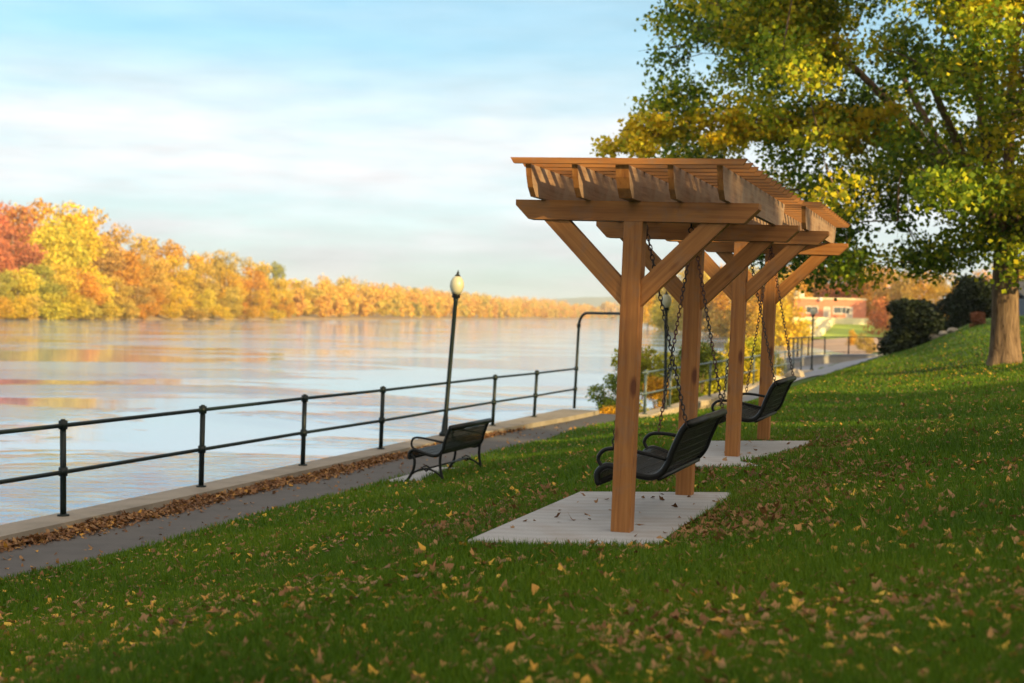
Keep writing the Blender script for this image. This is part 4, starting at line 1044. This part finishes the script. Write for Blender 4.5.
dpad = np.minimum(np.abs(n_+3.75)+np.maximum(0, np.abs(s_-10.9)-1.7)*1.2, np.abs(n_+1.6)+np.maximum(0, np.abs(s_-11.4)-1.8))
dpad = np.minimum(dpad, np.abs(s_-13.35)+np.maximum(0, np.abs(n_+1.8)-1.2)); dpad = np.minimum(dpad, np.abs(n_+1.7)+np.maximum(0, np.abs(s_-15.9)-2.2))
prob = .29+.035*pn+.35*np.exp(-(((x-10)/4.5)**2+((y-35)/5)**2))+1.1*np.exp(-(dpad/.42)**2)
ok = g.random(len(x)) < prob
x, y, n_, s_, dp = x[ok], y[ok], n_[ok], s_[ok], dpad[ok]
k = len(x); tone = g.choice([.0, .12, .25, .42, .6], k, p=[.08, .20, .30, .27, .15])+g.normal(size=k)*.04
tone = np.where(dp < .5, tone*.35, tone); tone = np.where((y > 28) & (x > 5), tone+.22, tone)
leaf_shapes(x, y, ground(n_, s_), g.uniform(.03, .08, k), tone, 'fallen_leaves', 'scattered yellow and brown fallen leaves on the lawn')
# drift of brown leaves against the coping
k = 15000; s_ = 9+(36-9)*g.random(k)**1.1; wdt = .33*(1-.6*sstep(s_, 20, 32))*(1+.35*np.sin(s_*2.1)*np.sin(s_*.83)); n_ = -9.60+np.abs(g.normal(size=k))*wdt*.42+.05*np.sin(s_*3); 
hp = np.clip(.065-(n_+9.6)*.16, 0, 1)*g.random(k)
x = n_*NV[0]+s_*UV[0]; y = n_*NV[1]+s_*UV[1]
leaf_shapes(x, y, -1.0+hp, g.uniform(.035, .085, k), g.choice([.0, .12, .26, .42], k, p=[.25, .33, .27, .15])+g.normal(size=k)*.03, 'leaf_drift', 'drift of dry brown leaves heaped along the river wall coping', .0)
# single leaves on the pads and the path
k = 260; s_ = g.uniform(10, 33, k); n_ = g.uniform(-9.3, -8.3, k); x = n_*NV[0]+s_*UV[0]; y = n_*NV[1]+s_*UV[1]
leaf_shapes(x, y, np.full(k, -1.0), g.uniform(.04, .08, k), g.choice([.1, .25, .4], k), 'path_leaves', 'few stray dry leaves lying on the asphalt path', .0)
x = np.concatenate([g.uniform(-.3, 2.2, 160), g.uniform(1.6, 3.9, 160)]); y = np.concatenate([g.uniform(9.7, 12.5, 160), g.uniform(13.9, 16.8, 160)]); m_ = in_pad(x, y); x, y = x[m_], y[m_]; m_ = g.random(len(x)) < .42; x, y = x[m_], y[m_]; k = len(x)
leaf_shapes(x, y, np.where(y < 13.2, .006, .118), g.uniform(.03, .07, k), g.choice([.05, .2, .38], k), 'pad_leaves', 'few dry leaves lying on the two concrete pads', .0)

# ------------------------------------------------------------ autumn haze in the air over the river
hm, hn, ho_ = mat_new('haze_air'); pv = N(hn, 'ShaderNodeVolumePrincipled'); pv.inputs['Color'].default_value = (.82, .93, 1.0, 1); pv.inputs['Density'].default_value = HAZE
pv.inputs['Anisotropy'].default_value = 0.2
hn.links.new(pv.outputs[0], ho_.inputs['Volume'])
if HAZE > 0:
    b = MB(); b.box(-3200, 3200, -500, 6100, WZ-1.5, 62); tag(b.build('haze', hm), 'thin warm haze in the air over the river', 'haze', kind='stuff')
